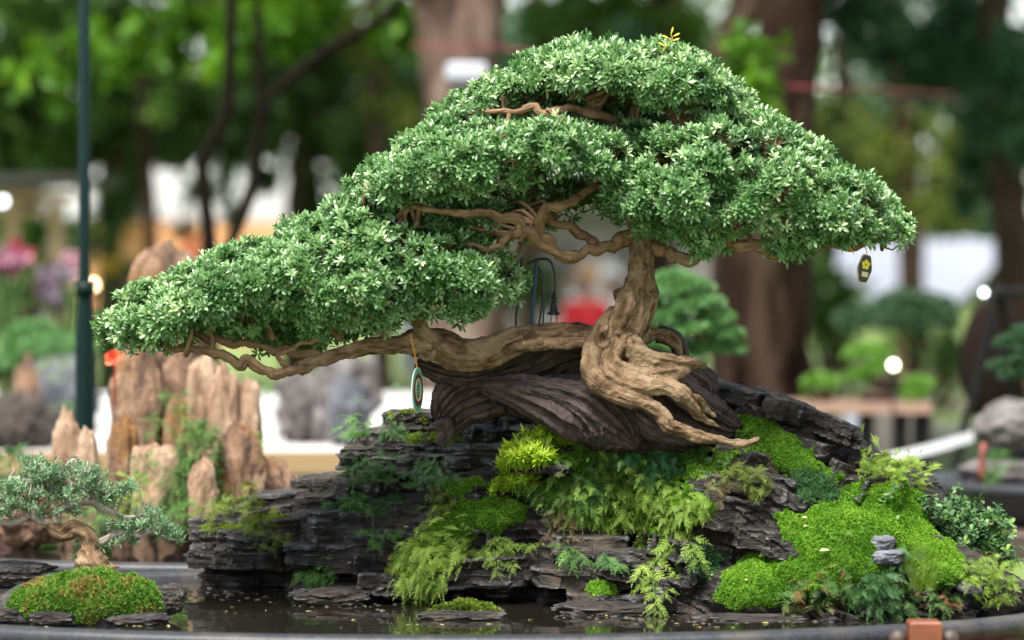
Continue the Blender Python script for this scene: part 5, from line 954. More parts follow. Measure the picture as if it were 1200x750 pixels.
def mini(label, Y, base, stem, pads, col, seed, leaf=.02, pot=True, rad=5., group='small bonsai on display', n=260, name='small_bonsai'):
    """small bonsai: stem through pixels, flat cloud pads (px, py, rx, ry)"""
    rg = np.random.default_rng(seed); o = empty(name, label, 'bonsai', group); k = Y / 4500
    s = np.array(stem, float); w = P(s[:, 0], s[:, 1], Y); m = MB(); m.tube(w, np.linspace(rad, rad * .35, len(w)) * k, seg=12, sub=6, ridge=.25, lump=.2, lfreq=30, seed=seed)
    for (x, y, rx, ry) in pads:
        e = P(x, y, Y); i = np.argmin(np.linalg.norm(w - e, axis=1)); m.tube([w[i], (w[i] + e) / 2 + rg.normal(0, 1, 3) * k * 3, e], [rad * .4 * k, rad * .3 * k, rad * .15 * k], seg=7, sub=4)
    m.build('trunk', M_BRANCH, o); m = MB()
    for (x, y, rx, ry) in pads:
        c = P(x, y, Y + rg.normal(0, rx * .25 * k)); nn = int(n * max(1, rx * ry / 300)); a = rg.uniform(0, 6.28, nn); z = rg.uniform(-.35, 1, nn); r = np.sqrt(np.clip(1 - z * z, 0, 1)) * rg.uniform(.75, 1.05, nn)
        nr = np.stack([np.cos(a) * r, np.sin(a) * r, z], 1); p = c + nr * np.array([rx, rx * .85, ry]) * k * (1 + .12 * fbm(nr * 3 + seed, 2, seed))[:, None]
        rosettes(m, p, nr + [0, 0, .5], leaf, 6, np.clip(.45 + rg.normal(0, .12, nn), 0, 1), rg, wid=1.3)
    m.build('foliage', M_NEED[col], o)
    if pot:
        b = P(base[0], base[1], Y); h = base[2] * k; r = base[3] * k; m = MB(); m.lathe(b, [(.001, 0), (r * .8, 0), (r, h * .8), (r * 1.08, h * .82), (r * 1.08, h), (r * .95, h), (r * .92, h * .85), (.001, h * .85)], 24); m.build('pot', M_POT, o)
    return o
zt = ztop + .018
def brow(Y, z): return 290 + (CAMZ - z) * 4500 / Y
by = brow(12.7, zt)
mini('light green dome bonsai at the left of the low bench', 12.7, (962, by, 14, 16), [(962, by - 10), (960, by - 24)], [(962, 450, 18, 9), (958, 462, 14, 6)], 'l', 51, leaf=.02, n=150)
mini('tall light green bonsai under the cream lamp on the bench', 12.7, (1028, by, 12, 22), [(1028, by - 10), (1020, 440), (1016, 425)], [(1016, 416, 24, 9), (1030, 434, 20, 7), (1006, 442, 14, 6)], 'l', 52, leaf=.02, n=150)
mini('small light green bonsai at the right end of the low bench', 12.7, (1070, by, 10, 14), [(1070, by - 8), (1072, by - 24)], [(1076, 452, 14, 7), (1070, 464, 14, 5)], 'l', 53, leaf=.02, n=150)
mini('wide flat dull green bonsai behind the round lamp', 16, (1055, brow(16, .85), 20, 40), [(1055, brow(16, .85) - 15), (1058, 405), (1052, 385)], [(1030, 378, 46, 20), (1085, 372, 36, 24), (1056, 362, 30, 18)], 'd', 54, leaf=.03, n=160, rad=6)
q = G(1055, 16); m = MB(); m.box((q[0], 16, .425), (.26, .26, .85), bev=.01); tag(m.build('plinth', M_PLI), 'grey plinth under the wide flat dull bonsai', 'plinth')
# conifer bonsai close behind the trunk
mini('layered green conifer bonsai just behind the trunk on the right', 8.9, (795, brow(8.9, .80), 36, 40), [(795, brow(8.9, .8) - 30), (800, 480), (790, 430), (806, 390), (800, 350)], [(790, 330, 22, 9), (812, 338, 20, 7), (776, 348, 26, 8), (824, 356, 22, 8), (800, 364, 24, 8), (838, 374, 20, 7), (776, 376, 24, 8), (812, 386, 24, 8), (850, 394, 18, 7), (782, 402, 24, 8), (828, 408, 26, 8), (858, 410, 12, 5), (796, 424, 26, 8)], 'n', 55, leaf=.015, n=230, rad=9)
q = G(795, 8.9); m = MB(); m.box((q[0], 8.9, .40), (.32, .32, .80), bev=.006); tag(m.build('plinth', M_PLI), 'grey plinth under the layered conifer bonsai', 'plinth')
# boulders at the foot of the big trunk
M_PINKG = stone_mat('pale_stone', [(.3, (.04, .034, .033)), (.5, (.13, .115, .11)), (.75, (.30, .275, .275))], scale=(14, 14, 9), bump=1.0, dist=.02); M_DGREY = stone_mat('blue_grey_stone', [(.3, (.03, .033, .04)), (.6, (.085, .09, .105)), (.8, (.2, .2, .22))], scale=(14, 14, 8))
k = 14 / 4500; c = G(895, 14); stone('pale boulder before the thick dark trunk', (c[0], 14, P(0, 450, 14)[2]), (32 * k, 28 * k, 36 * k), seed=31, mat=M_PINKG, sub=4, strata=0, amp=.3)
stone('small mauve boulder right of the pale boulder', (G(925, 14)[0], 13.85, P(0, 462, 14)[2]), (22 * k, 20 * k, 20 * k), seed=32, mat=M_PINKG, sub=4, strata=0, amp=.25)
zb = P(0, 482, 14)[2]; m = MB(); m.box((c[0] + .04, 14, zb / 2), (.24, .3, zb), bev=.01); tag(m.build('plinth', M_PLI), 'grey plinth under the pale boulders', 'plinth')
# ---- the tray with the brown fossil wood stones
M_FOSS = stone_mat('fossil_wood', [(.3, (.05, .025, .014)), (.45, (.19, .105, .06)), (.58, (.34, .205, .125)), (.75, (.52, .37, .26))], scale=(30, 30, 14), blotch=(.26, .12, .03), blamt=.55, bump=1.0, dist=.02)
M_FOSP = stone_mat('fossil_wood_pale', [(.3, (.13, .066, .036)), (.5, (.43, .27, .165)), (.75, (.62, .46, .335))], scale=(34, 34, 9), bump=1.0, dist=.02)
TY = 7.22; tc2 = (-.47, TY); t2 = empty('oval_tray', 'oval grey tray behind on the left carrying the brown fossil wood stones', 'tray'); oval(t2, tc2, .80, .62, H_RIM, H_RIM - .09, M_TRAY); water_sheet(tc2, .766, .586, H_WAT, M_WATER)
def col_stone(label, x0, x1, y0, y1, Y, mt, seed, tilt=0, name='fossil_stone', **k):
    Y -= .2; s = Y / 4500; c = P((x0 + x1) / 2, (y0 + y1) / 2, Y); return stone(label, c, ((x1 - x0) / 2 * s * 1.04, (x1 - x0) / 2 * s * k.pop('dep', .8), (y1 - y0) / 2 * s * 1.04), seed=seed, mat=mt, name=name, cat='stone', group='brown stones in the tray behind', sub=5, strata=0, e=k.pop('e', 5.), amp=k.pop('amp', .16) * 1.7, vgroove=k.pop('vg', .2), freq=k.pop('freq', 2.2), **k)
col_stone('orange brown fossil wood block with dark hollows under the left tip of the crown', 136, 182, 408, 640, 7.65, M_FOSS, 61, amp=.2, e=4.)
col_stone('darker brown fossil block leaning on the orange block', 172, 222, 416, 560, 7.7, M_FOSS, 72, amp=.22, e=3.2)
col_stone('tall pale pinkish fossil wood column right of the brown blocks', 221, 256, 426, 600, 7.55, M_FOSP, 62, amp=.12, e=4.)
col_stone('second pale pinkish column leaning on the tall one', 248, 282, 438, 600, 7.5, M_FOSP, 73, amp=.16, e=3.)
col_stone('slim pinkish fossil wood column at the right of the pale ones', 274, 304, 452, 600, 7.5, M_FOSP, 63, amp=.18, e=2.8)
col_stone('short tan fossil wood stump in front of the brown stones', 158, 216, 526, 620, 7.22, M_FOSP, 64, amp=.12)
col_stone('broken tan fossil stone below the darker brown block', 196, 236, 470, 600, 7.6, M_FOSS, 74, amp=.3, e=2.4)
col_stone('jagged pale fossil stone left of the stump', 128, 162, 500, 630, 7.3, M_FOSS, 75, amp=.3, e=2.4)
col_stone('small pale fossil stone at the foot of the pinkish columns', 222, 252, 545, 630, 7.15, M_FOSP, 76, amp=.25, e=2.4)
col_stone('small brown peaked stone before the pinkish column', 254, 310, 506, 640, 7.25, M_FOSS, 65, amp=.24, e=2.4)
col_stone('low brown stone at the right next to the slate', 296, 345, 540, 640, 7.3, M_FOSS, 66, amp=.25, e=2.4)
col_stone('pale orange pointed stone at the left in the tray behind', 62, 100, 488, 640, 7.5, M_FOSP, 67, amp=.2, e=2.)
col_stone('second smaller pale orange stone beside the pointed one', 88, 116, 512, 640, 7.4, M_FOSP, 68, amp=.2, e=2.)
col_stone('tall reddish brown boulder peeping over the left part of the crown', 150, 236, 302, 620, 7.9, M_FOSS, 69, amp=.07, e=4.5, vg=.06)
col_stone('low brown stone at the left end of the tray behind', 0, 66, 575, 640, 7.3, M_FOSS, 70, amp=.3, e=2.2)
col_stone('rugged brown stone between the stump and the peak', 196, 262, 560, 645, 7.3, M_FOSS, 71, amp=.3, e=2.2)
def bush(label, Y, blobs, col, n, L, seed, cat='fern', name='fern_clump'):
    rg = np.random.default_rng(seed); mb = MB(); Y = Y - .2 if Y < 8 else Y
    for (x, y, rx, ry) in blobs:
        k = Y / 4500; nn = int(n * rx * ry / 400); nr = norm(rg.normal(0, 1, (nn, 3)) + [0, -.5, .5]); p = P(x, y, Y) + nr * np.array([rx, rx * .6, ry]) * k * rg.uniform(.5, 1, (nn, 1)); fronds(mb, p, nr + rg.normal(0, .4, nr.shape), np.tile([[0, -.3, .9]], (nn, 1)), L * rg.uniform(.6, 1.2, nn), np.clip(.5 + rg.normal(0, .15, nn), 0, 1), rg, K=6)
    return tag(mb.build(name, FERN[col]), label, cat)
bush('green fern cascade between the brown stones behind', 7.2, [(232, 530, 24, 30), (222, 565, 34, 22), (212, 590, 26, 16), (240, 508, 16, 14)], 'g', 110, .026, 81)
bush('vivid yellow green fern at the right of the brown stones behind', 7.3, [(300, 522, 14, 12), (296, 535, 10, 12)], 'yg', 90, .030, 82)
bush('bright green leaf tuft behind the little left bonsai', 7.0, [(158, 572, 12, 16), (150, 590, 12, 10)], 'yg', 70, .030, 83)
bush('green moss and fern at the foot of the brown stones', 7.05, [(130, 600, 30, 16), (210, 605, 26, 16), (100, 612, 20, 10), (270, 600, 20, 14), (170, 545, 14, 10)], 'g', 90, .024, 84)
bush('green tuft on top of the orange block stone', 7.5, [(206, 470, 14, 12), (214, 490, 10, 12), (180, 500, 16, 10), (150, 540, 14, 14)], 'g', 80, .022, 85)
bush('dark green bush among the stones at the left end of the tray behind', 7.5, [(16, 548, 26, 18), (60, 560, 20, 12), (110, 560, 14, 12)], 'd', 100, .028, 98)
m = MB(); c = P(134, 413, 7.2); rg = np.random.default_rng(3)
for i in range(11): a = i * 2.4; d = np.array([[math.cos(a) * .8, -.5 + .3 * math.sin(a * 2), math.sin(a) * .7 + .4]]); place(m, LEAF, LEAF_F, np.array([c - [0, 0, .012]]), frames(d, np.array([[0, -1., .4]])), .021, np.array([.3 + .06 * i % .6]), 2.2)
m.tube([c + [0, .01, -.1], c + [0, 0, -.012]], .002, seg=6, sub=1, var=.1); tag(m.build('red_flower', leaf_mat('red_petal', [(0, (.45, .03, .03)), (.5, (.75, .12, .06)), (1, (.85, .40, .15))], trans=.3)), 'orange red flower just under the left tip of the crown', 'flower')
# ---- white display table with grey stones at the left behind
dt = empty('display_table', 'long display table with a white top and tan wooden edge at the left behind', 'table'); x0, x1 = -3.2, G(535, 12.5)[0]; m = MB(); m.box(((x0 + x1) / 2, 12.45, .865), (x1 - x0, 4.3, .07)); m.build('tabletop', plain('white_sand', (.40, .39, .38), .8), dt, False); m = MB(); m.box(((x0 + x1) / 2, 10.27, .875), (x1 - x0, .05, .055)); m.build('edge_board', plain('edge_wood', (.26, .17, .08), .7), dt, False)
for xx in (x0 + .1, (x0 + x1) / 2, x1 - .1):
    for yy in (10.45, 14.4): m = MB(); m.box((xx, yy, .415), (.07, .07, .83)); m.build('leg', M_IRON, dt, False)
M_DBR = stone_mat('dark_brown_stone', [(.3, (.02, .015, .012)), (.6, (.07, .053, .042)), (.8, (.16, .13, .11))], scale=(12, 12, 12), bump=1.0, dist=.02)
def tb(label, x0, x1, y0, Y, mt, seed, **k):
    yb = brow(Y, .90); s = Y / 4500; h = (yb - y0); c = P((x0 + x1) / 2, (y0 + yb) / 2, Y); stone(label, c, ((x1 - x0) / 2 * s, (x1 - x0) / 2 * s * .7, h / 2 * s * 1.03), seed=seed, mat=mt, sub=5, strata=0, amp=k.get('amp', .25) * 1.9, vgroove=k.get('vg', .42), e=k.get('e', 2.6), freq=2.6, group='grey stones on the white table')
tb('dark blue grey stone behind the spiky brown one on the left', 38, 108, 425, 11.6, M_DGREY, 41)
tb('light grey stone at the right end of the white table', 376, 436, 424, 10.9, M_PINKG, 42, amp=.3)
tb('mauve grey stone left of the light grey one on the white table', 330, 384, 446, 10.8, M_PINKG, 43, amp=.3)
tb('slanting grey blue stone between the two mauve stones', 388, 425, 450, 10.6, M_DGREY, 44, amp=.3)
tb('spiky brown grey stone at the far left of the white table', 18, 44, 428, 10.9, M_FOSS, 45, amp=.3, e=1.8)
tb('broad dark brown stone at the left edge of the white table', -20, 56, 462, 10.9, M_DBR, 46, amp=.34, e=2.)
tb('dark rugged stone at the near left edge of the white table', -14, 34, 482, 10.45, M_DBR, 47, amp=.34, e=2.)
tb('low dark brown stone right of the rugged near left one', 26, 66, 496, 10.5, M_DBR, 48, amp=.34, e=2.)
mini('dim green bonsai on the dark stone at the left', 11.8, (66, brow(11.8, .9), 20, 26), [(66, brow(11.8, .9) - 16), (70, 440), (58, 415), (52, 395)], [(40, 392, 26, 14), (58, 412, 40, 16), (90, 408, 22, 12), (24, 424, 26, 14), (20, 400, 16, 10)], 'n', 56, leaf=.018, n=300, rad=6)
bush('bright moss tuft on the dark blue grey stone', 11.5, [(68, 430, 18, 9)], 'yg', 60, .035, 86, 'moss', 'moss_tuft'); bush('bright moss at the foot of the dark blue grey stone', 11.2, [(86, 482, 26, 8)], 'g', 80, .035, 87, 'moss', 'moss_tuft'); bush('green moss strip on top of the mauve grey stones', 11.5, [(370, 446, 26, 8), (400, 436, 20, 6)], 'yg', 70, .035, 88, 'moss', 'moss_tuft'); bush('moss tuft at the foot of the mauve grey stone', 11.0, [(318, 470, 22, 14), (340, 490, 14, 10)], 'g', 70, .035, 89, 'moss', 'moss_tuft')
# flowers at the far left
def flowers(label, Y, px, py, rx, ry, col, n, seed):
    rg = np.random.default_rng(seed); o = empty('flower_pot', label, 'potted flowers', 'potted flowers at the left'); c = P(px, py, Y); m = MB(); m2 = MB(); b = np.array([c[0], c[1], 0.])
    m3 = MB(); m3.lathe(b, [(.001, 0), (.12, 0), (.17, .34), (.18, .36), (.16, .36), (.001, .33)], 20); m3.build('pot', M_POT, o)
    for i in range(n):
        e = c + rg.normal(0, .5, 3) * np.array([rx, rx, ry]) * Y / 4500; m.tube([b + [0, 0, .33], (b + e) / 2 + rg.normal(0, .03, 3), e], .004, seg=5, sub=3, var=.4)
        rosettes(m2, e[None], np.array([[rg.normal(0, .4), -1, .4]]), .04, 6, np.array([rg.uniform(.2, .9)]), rg, wid=2.0, lo=5, hi=30)
        for t in (.35, .6): rosettes(m, (b * (1 - t) + e * t + [0, 0, .33 * (1 - t)])[None], np.array([[0, -.3, 1.]]), .09, 4, np.array([.4]), rg, wid=1.2)
    m.build('stems', BGL['dark'], o); m2.build('blossoms', leaf_mat('petal', [(0, tuple(x * .6 for x in col)), (1, col)], trans=.3), o)
flowers('pink blossoms in a pot at the far left edge', 14, 6, 304, 20, 16, (.24, .08, .13), 11, 91); flowers('red pink blossoms next to the pink ones at the left', 14.2, 23, 302, 10, 16, (.28, .025, .05), 8, 92); flowers('purple blossoms in front of the green pole', 14.4, 62, 352, 16, 46, (.085, .055, .085), 17, 93); flowers('pale pink blossoms beside the green pole', 16, 84, 312, 9, 14, (.4, .2, .24), 10, 94); flowers('coral blossoms seen between the trunks of the forked tree', 30, 222, 296, 12, 14, (.9, .25, .12), 26, 95); flowers('yellow blossoms by the orange wall', 28, 128, 312, 12, 10, (.7, .5, .06), 22, 96)
# ---- seated people far behind
def skin_body(name, joints, edges, mat, parent, sub=2):
    me = bpy.data.meshes.new(name); me.from_pydata([j[:3] for j in joints], edges, []); o = bpy.data.objects.new(name, me); C.objects.link(o); m = o.modifiers.new('s', 'SKIN'); sv = me.skin_vertices[0].data
    for i, j in enumerate(joints): sv[i].radius = (j[3], j[3]); sv[i].use_root = i == 0
    s = o.modifiers.new('u', 'SUBSURF'); s.levels = s.render_levels = sub; dg = bpy.context.evaluated_depsgraph_get(); me2 = bpy.data.meshes.new_from_object(o.evaluated_get(dg)); bpy.data.objects.remove(o)
    me2.materials.clear(); me2.materials.append(mat); o = bpy.data.objects.new(name, me2); C.objects.link(o)
    for p in me2.polygons: p.use_smooth = True
    o.parent = parent; return o
M_SKIN = plain('skin', (.45, .26, .18), .6); M_HAIR = plain('hair', (.015, .011, .009), .6); M_JEANS = plain('trousers', (.03, .035, .06), .8)
def seated(label, px, Y, shirt, hat, face=0.):
    o = empty('person', label, 'person', 'people sitting far behind'); b = G(px, Y); o.location = b; o.rotation_euler = (0, 0, face)
    J = [(0, 0, .46, .13), (0, .0, .62, .125), (0, .01, .80, .14), (0, .01, .90, .09), (0, .0, .98, .05), (0, -.01, 1.05, .075), (0, -.015, 1.14, .082), (0, -.01, 1.20, .055)]
    E = [(i, i + 1) for i in range(7)]
    for s in (-1, 1):
        n = len(J); J += [(s * .17, .01, .88, .06), (s * .22, -.03, .66, .045), (s * .14, -.22, .56, .034), (s * .11, -.29, .55, .036), (s * .09, -.35, .54, .02)]; E += [(3, n), (n, n + 1), (n + 1, n + 2), (n + 2, n + 3), (n + 3, n + 4)]
        n = len(J); J += [(s * .10, -.06, .46, .09), (s * .12, -.42, .48, .065), (s * .12, -.40, .10, .045), (s * .12, -.42, .04, .04), (s * .13, -.56, .03, .03)]; E += [(0, n), (n, n + 1), (n + 1, n + 2), (n + 2, n + 3), (n + 3, n + 4)]
    skin_body('body', J, E, M_SKIN, o)
    T = [(0, 0, .45, .145), (0, 0, .62, .142), (0, .01, .80, .155), (0, .01, .90, .10)]; E = [(0, 1), (1, 2), (2, 3)]
    for s in (-1, 1): n = len(T); T += [(s * .175, .01, .88, .076), (s * .222, -.03, .66, .06), (s * .17, -.15, .60, .05)]; E += [(3, n), (n, n + 1), (n + 1, n + 2)]
    skin_body('shirt', T, E, shirt, o); Q = [(0, 0, .44, .148)]; E = []
    for s in (-1, 1): n = len(Q); Q += [(s * .10, -.06, .46, .105), (s * .12, -.42, .48, .08), (s * .12, -.40, .10, .06)]; E += [(0, n), (n, n + 1), (n + 1, n + 2)]
    skin_body('trousers', Q, E, M_JEANS, o)
    m = MB(); 
    if hat is not None: m.lathe((0, -.012, 1.17), [(.17, 0), (.17, .012), (.10, .015), (.095, .085), (.07, .11), (.001, .112)], 20); m.build('hat', hat, o)
    else: m.add(*ellipsoid((0, .012, 1.165), (.092, .095, .085))); m.build('hair', M_HAIR, o)
    for s in (-1, 1): m = MB(); m.add(*ellipsoid((s * .03, -.088, 1.12), (.011, .008, .008), 10, 6)); m.build('eye', M_HAIR, o)
    m = MB(); m.add(*ellipsoid((0, -.098, 1.095), (.013, .016, .020), 10, 6)); m.build('nose', M_SKIN, o); m = MB(); m.add(*ellipsoid((0, -.088, 1.062), (.024, .006, .007), 10, 6)); m.build('mouth', plain('lips', (.35, .10, .09), .5), o)
    ch = empty('stool', 'stool under the ' + label, 'stool', 'stools under the people far behind'); ch.location = b; m = MB(); m.lathe((0, .02, 0), [(.001, .30), (.17, .30), (.18, .325), (.17, .34), (.001, .34)], 20); m.build('seat', M_TAN, ch)
    for a in range(4): m = MB(); t = a * math.pi / 2 + .78; m.tube([(math.cos(t) * .17, .02 + math.sin(t) * .17, 0), (math.cos(t) * .12, .02 + math.sin(t) * .12, .30)], .014, seg=8, sub=1); m.build('leg', M_TAN, ch)
M_REDC = plain('red_shirt', (.62, .02, .03), .8); M_WSH = plain('white_shirt', (.80, .80, .78), .8); M_CRM = plain('cream_shirt', (.75, .70, .58), .8); M_HAT = plain('tan_hat', (.42, .24, .10), .8)
seated('person in a red top and tan hat sitting far behind', 688, 36, M_REDC, M_HAT, .1); seated('person in a white shirt sitting left of the red one', 660, 41, M_WSH, None, .3); seated('person in a white top and white hat sitting beside the bonsai trunk', 716, 38, M_WSH, M_WSH, -.2)
# dark wall of a pavilion behind the people
pv = empty('pavilion', 'dim grey pavilion behind the seated people', 'pavilion'); m = MB(); a, b = G(470, 60), G(860, 60); m.box(((a[0] + b[0]) / 2, 62, 1.0), (b[0] - a[0], 3, 2.0)); m.build('wall', plain('grey_render', (.20, .18, .18), .9, var=.3, scale=1.), pv, False); m = MB(); m.box(((a[0] + b[0]) / 2, 62, 2.08), (b[0] - a[0] + .6, 3.8, .14)); m.build('roof', M_ROOF, pv, False)
for px in (545, 640, 760): q = G(px, 60); m = MB(); m.box((q[0], 60.48, 1.05), (1.0, .08, .9)); m.build('window', M_WHITE if px == 545 else M_ROOF, pv, False)
m = MB(); c = P(500, 350, 40); m.box((c[0], 40, c[2] / 2 + .2), (.55, .4, c[2] + .1), bev=.02); tag(m.build('white_cabinet', M_WHITE), 'white cabinet glimpsed through the left part of the crown', 'cabinet')
# ---- second tray at the right edge
t3 = empty('oval_tray', 'dark oval tray with a grey rock at the right edge', 'tray'); M_DTRAY = plain('dark_tray', (.025, .026, .03), .4); oval(t3, (1.70, 9.1), .72, .5, H_RIM, H_RIM - .10, M_DTRAY); water_sheet((1.70, 9.1), .686, .466, H_WAT, M_WATER)
def pstone(label, x0, x1, y0, y1, Y, mt, seed, **k): s = Y / 4500; stone(label, P((x0 + x1) / 2, (y0 + y1) / 2, Y), ((x1 - x0) / 2 * s, (x1 - x0) / 2 * s * .7, (y1 - y0) / 2 * s), seed=seed, mat=mt, sub=5, strata=0, amp=k.get('amp', .3), e=2.6, group='stones in the tray at the right edge')
pstone('grey rock ledge in the tray at the right edge', 1144, 1240, 470, 530, 9.0, M_PINKG, 71); pstone('pale low rock on the rim side of the right edge tray', 1130, 1260, 538, 572, 9.0, M_PINKG, 72); pstone('dark upright rock carrying the ledge at the right edge', 1160, 1250, 500, 572, 9.1, M_DGREY, 73)
m = MB(); m.tube(P([1153, 1151, 1150], [520, 540, 562], 8.85), .008, seg=8, sub=2); tag(m.build('red_root', plain('red_root', (.20, .05, .035), .7)), 'reddish stick standing in the tray at the right edge', 'stick')
bush('moss under the grey ledge at the right edge', 8.85, [(1172, 545, 14, 12), (1160, 560, 10, 6)], 'g', 70, .04, 97, 'moss', 'moss_tuft')
mini('dark green bonsai growing on the rock at the right edge', 9.1, (0, 0, 0, 0), [(1210, 480), (1204, 455), (1192, 430), (1186, 410)], [(1186, 404, 18, 8), (1202, 422, 24, 8), (1176, 430, 16, 6), (1206, 392, 20, 8), (1192, 440, 20, 6)], 'd', 57, leaf=.014, n=200, pot=False, rad=6)
# stands under the trays
def stand(label, c, a, b, ztop, mat, name='wooden_stand'):
    o = empty(name, label, 'stand', 'stands under the trays'); m = MB(); m.box((c[0], c[1], ztop - .03), (a * 1.9, b * 1.8, .06), bev=.006); m.build('tabletop', mat, o, False)
    for sx in (-1, 1):
        for sy in (-1, 1): m = MB(); m.box((c[0] + sx * a * .85, c[1] + sy * b * .8, (ztop - .06) / 2), (.07, .07, ztop - .06)); m.build('leg', mat, o, False)
    return o
M_RW = plain('red_wood', (.15, .042, .02), .4, var=.3, scale=30.); M_DW = plain('dark_wood', (.05, .032, .024), .6)
st = stand('reddish wooden stand with a square corner post before the main tray', TC, TA, TB, H_RIM - .09, M_RW); p = P(1085, 729, 5.31)
m = MB(); m.box((p[0], 5.335, p[2] / 2), (.045, .05, p[2]), bev=.003); m.build('post', M_RW, st, False)
for dx in (-.036, .036): m = MB(); v, f = ellipsoid((p[0] + dx, 5.335, p[2] - .026), (.013, .013, .013), 14, 8); m.add(v, f); m.build('knob', M_DW, st)
m = MB(); m.box((p[0] - .4, 5.335, p[2] - .07), (1.9, .03, .06)); m.build('rail', M_RW, st, False)
stand('dark wooden stand under the tray of brown stones', tc2, .8, .62, H_RIM - .09, M_DW); stand('dark wooden stand under the tray at the right edge', (1.70, 9.1), .72, .5, H_RIM - .10, M_DW)
# ------------------------------------------------------------------ the little bonsai on its moss islet at the left
v_, f_ = ellipsoid(P(100, 712, 5.74), (.128, .085, .055), 40, 24); v_[:, 2] += .020 * fbm(v_ * 22, 3, 5); BVS = BVHTree.FromPolygons(v_.tolist(), f_.tolist())
m = MB(); m.add(v_, f_); m.build('islet_core', M_SLATE); core = tag(bpy.data.objects['islet_core'], 'dark earth mound under the moss of the little left islet', 'mound'); core.name = 'earth_mound'
moss('green and rusty red moss covering the little left islet', [(6, 712), (20, 692), (50, 674), (90, 664), (130, 664), (165, 674), (190, 695), (197, 716), (150, 726), (90, 727), (30, 724)], M_MOSSR, thick=.007, bv=BVS, tuft=.0055, dens=.5, smooth=6, hump=.9)
stone('dark flat layered stone at the left end of the little islet', P(22, 674, 5.82), (.052, .05, .020), seed=12, mat=M_SLATE); stone('grey wet stone at the front of the little islet', P(62, 725, 5.66), (.034, .022, .012), seed=13, mat=M_SLATE); stone('black stone at the right end of the little islet', P(198, 702, 5.75), (.022, .03, .022), seed=14, mat=M_SLATE); stone('low dark stone at the right front of the little islet', P(158, 726, 5.68), (.045, .03, .010), seed=15, mat=M_SLATE); stone('small dark stone at the left front of the little islet', P(12, 722, 5.7), (.03, .02, .012), seed=16, mat=M_SLATE)
rg = np.random.default_rng(61)
for i in range(22):
    y = rg.uniform(727, 736); p = P(rg.uniform(-5, 200), y, 4500 * .558 / (y - 290)); p[2] = H_WAT + .0012; leaf_bit('pale leaf bit lying at the shore of the little islet', p, rg.uniform(.008, .015), (0, 0, 1.), 'leaves at the shore of the little islet', rg.uniform(.3, 1))
lt = empty('little_bonsai', 'little bonsai with fine grey green leaves leaning left on the mossy islet', 'bonsai'); Y = 5.78; s = Y / 4500
M_LL = leaf_mat('little_leaf', [(0, (.04, .09, .04)), (.5, (.13, .24, .115)), (1, (.32, .44, .25))], rough=.45, trans=.2)
M_PALEB = bark_mat('pale_twig', [(.3, (.12, .09, .07)), (.5, (.30, .25, .21)), (.75, (.5, .45, .40))])
def lb_(pts, rad, nm, seg=16, mat=None, **k):
    p = np.array(pts, float); m = MB(); m.tube(P(p[:, 0], p[:, 1], p[:, 2] if p.shape[1] > 2 else Y), np.array(rad) * s, seg=seg, sub=10, ridge=.45, ridge_n=3.2, lump=.42, lfreq=60, seed=len(pts), twist=12, **k); m.build(nm, mat or (M_BARK if nm == 'trunk' else M_PALEB), lt); return spline(P(p[:, 0], p[:, 1], p[:, 2] if p.shape[1] > 2 else Y), 8)
lb_([(108, 668), (106, 650), (106, 640), (102, 626), (88, 620), (72, 625), (62, 618), (62, 606)], [22, 17, 11, 10, 9.5, 9, 8, 6], 'trunk', 24)
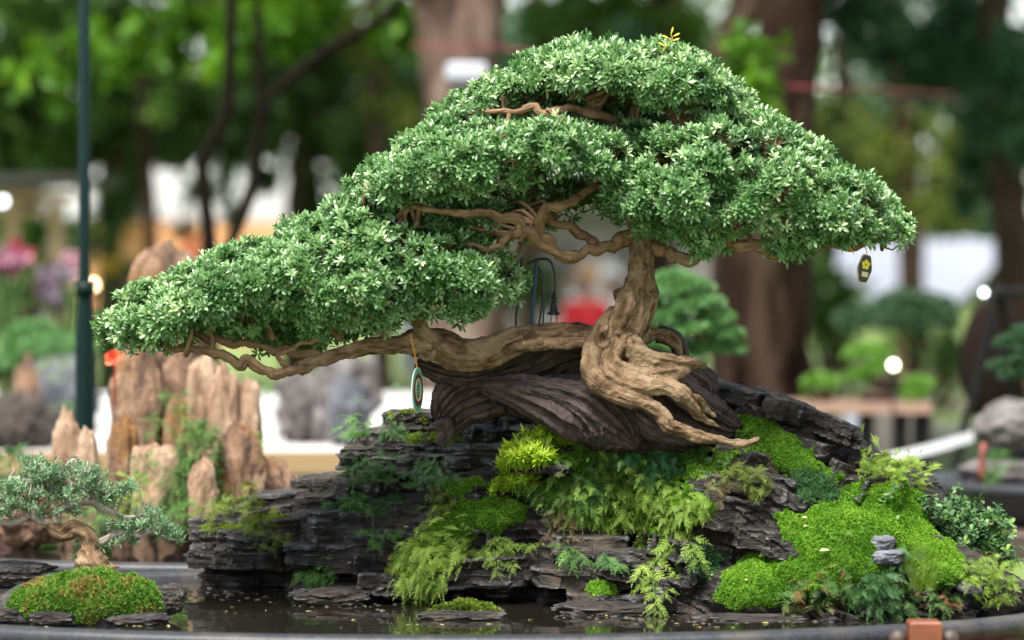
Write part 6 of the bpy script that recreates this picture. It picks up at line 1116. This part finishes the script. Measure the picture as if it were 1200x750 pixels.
SK = [lb_([(66, 610), (50, 612), (36, 604), (22, 612), (4, 612), (-14, 606)], [6, 5, 4.5, 4, 3.5, 2], 'branch'), lb_([(64, 612), (70, 598), (92, 590), (108, 588), (122, 596), (132, 600), (142, 612)], [6, 5, 4.5, 4, 4, 3, 2], 'branch'),
      lb_([(112, 572), (100, 572), (84, 566), (60, 562), (36, 564), (10, 560)], [3.5, 3.2, 3, 3, 2.6, 2], 'branch'), lb_([(110, 588), (114, 578), (104, 570), (112, 574)], [4, 3.6, 3.2, 3], 'branch'), lb_([(76, 548), (86, 540), (90, 550), (104, 552), (112, 564), (116, 576)], [2, 2.4, 2.6, 2.8, 3, 3.2], 'branch'),
      lb_([(106, 640), (125, 632), (140, 624), (160, 628), (178, 622), (200, 632), (214, 634)], [5, 4, 3.6, 3, 2.6, 2, 1.4], 'branch'), lb_([(132, 600), (148, 606), (165, 604)], [3, 2.4, 1.6], 'branch'), lb_([(22, 612), (8, 602), (0, 590)], [3, 2.4, 1.5], 'branch'), lb_([(60, 562), (46, 548), (36, 540)], [2.4, 2, 1.2], 'branch')]
m, tw = MB(), MB(); pads = [(20, 572, 34, 16), (60, 560, 32, 16), (40, 545, 20, 10), (96, 552, 24, 12), (110, 575, 26, 14), (70, 580, 36, 14), (20, 590, 34, 12), (128, 584, 20, 12), (4, 600, 20, 10), (150, 574, 14, 8), (52, 600, 20, 8), (140, 620, 16, 9), (160, 618, 22, 9), (190, 616, 18, 10), (205, 630, 14, 9), (176, 604, 16, 7), (116, 640, 12, 8), (150, 634, 16, 6), (100, 652, 10, 6), (84, 600, 14, 6), (-20, 580, 20, 18), (106, 560, 14, 8)]
skl = np.vstack(SK); kd2 = KDTree(len(skl))
for i, p in enumerate(skl): kd2.insert(p, i)
kd2.balance()
for (x, y, rx, ry) in pads:
    nn = int(rx * ry * .19); u = rg.normal(0, .5, (nn, 3)); p = P(x, y, Y) + u * np.array([rx, rx * .9, ry * .8]) * s; rosettes(m, p, np.array([0, -.2, .9]) + rg.normal(0, .5, (nn, 3)), rg.uniform(.008, .0125, nn), 9, np.clip(.45 + rg.normal(0, .14, nn), 0, 1), rg, T=LEAF, F=LEAF_F, wid=.55, lo=-10, hi=70, lift=.5)
    for q in p[::3]: c, _, d = kd2.find(q); c = np.array(c); tw.tube([c, (c + q) / 2 + rg.normal(0, .003, 3), q], [.0013, .001, .0006], seg=4, sub=2, caps=False)
fo = m.build('foliage', M_LL, lt); tw.build('twigs', M_PALEB, fo)
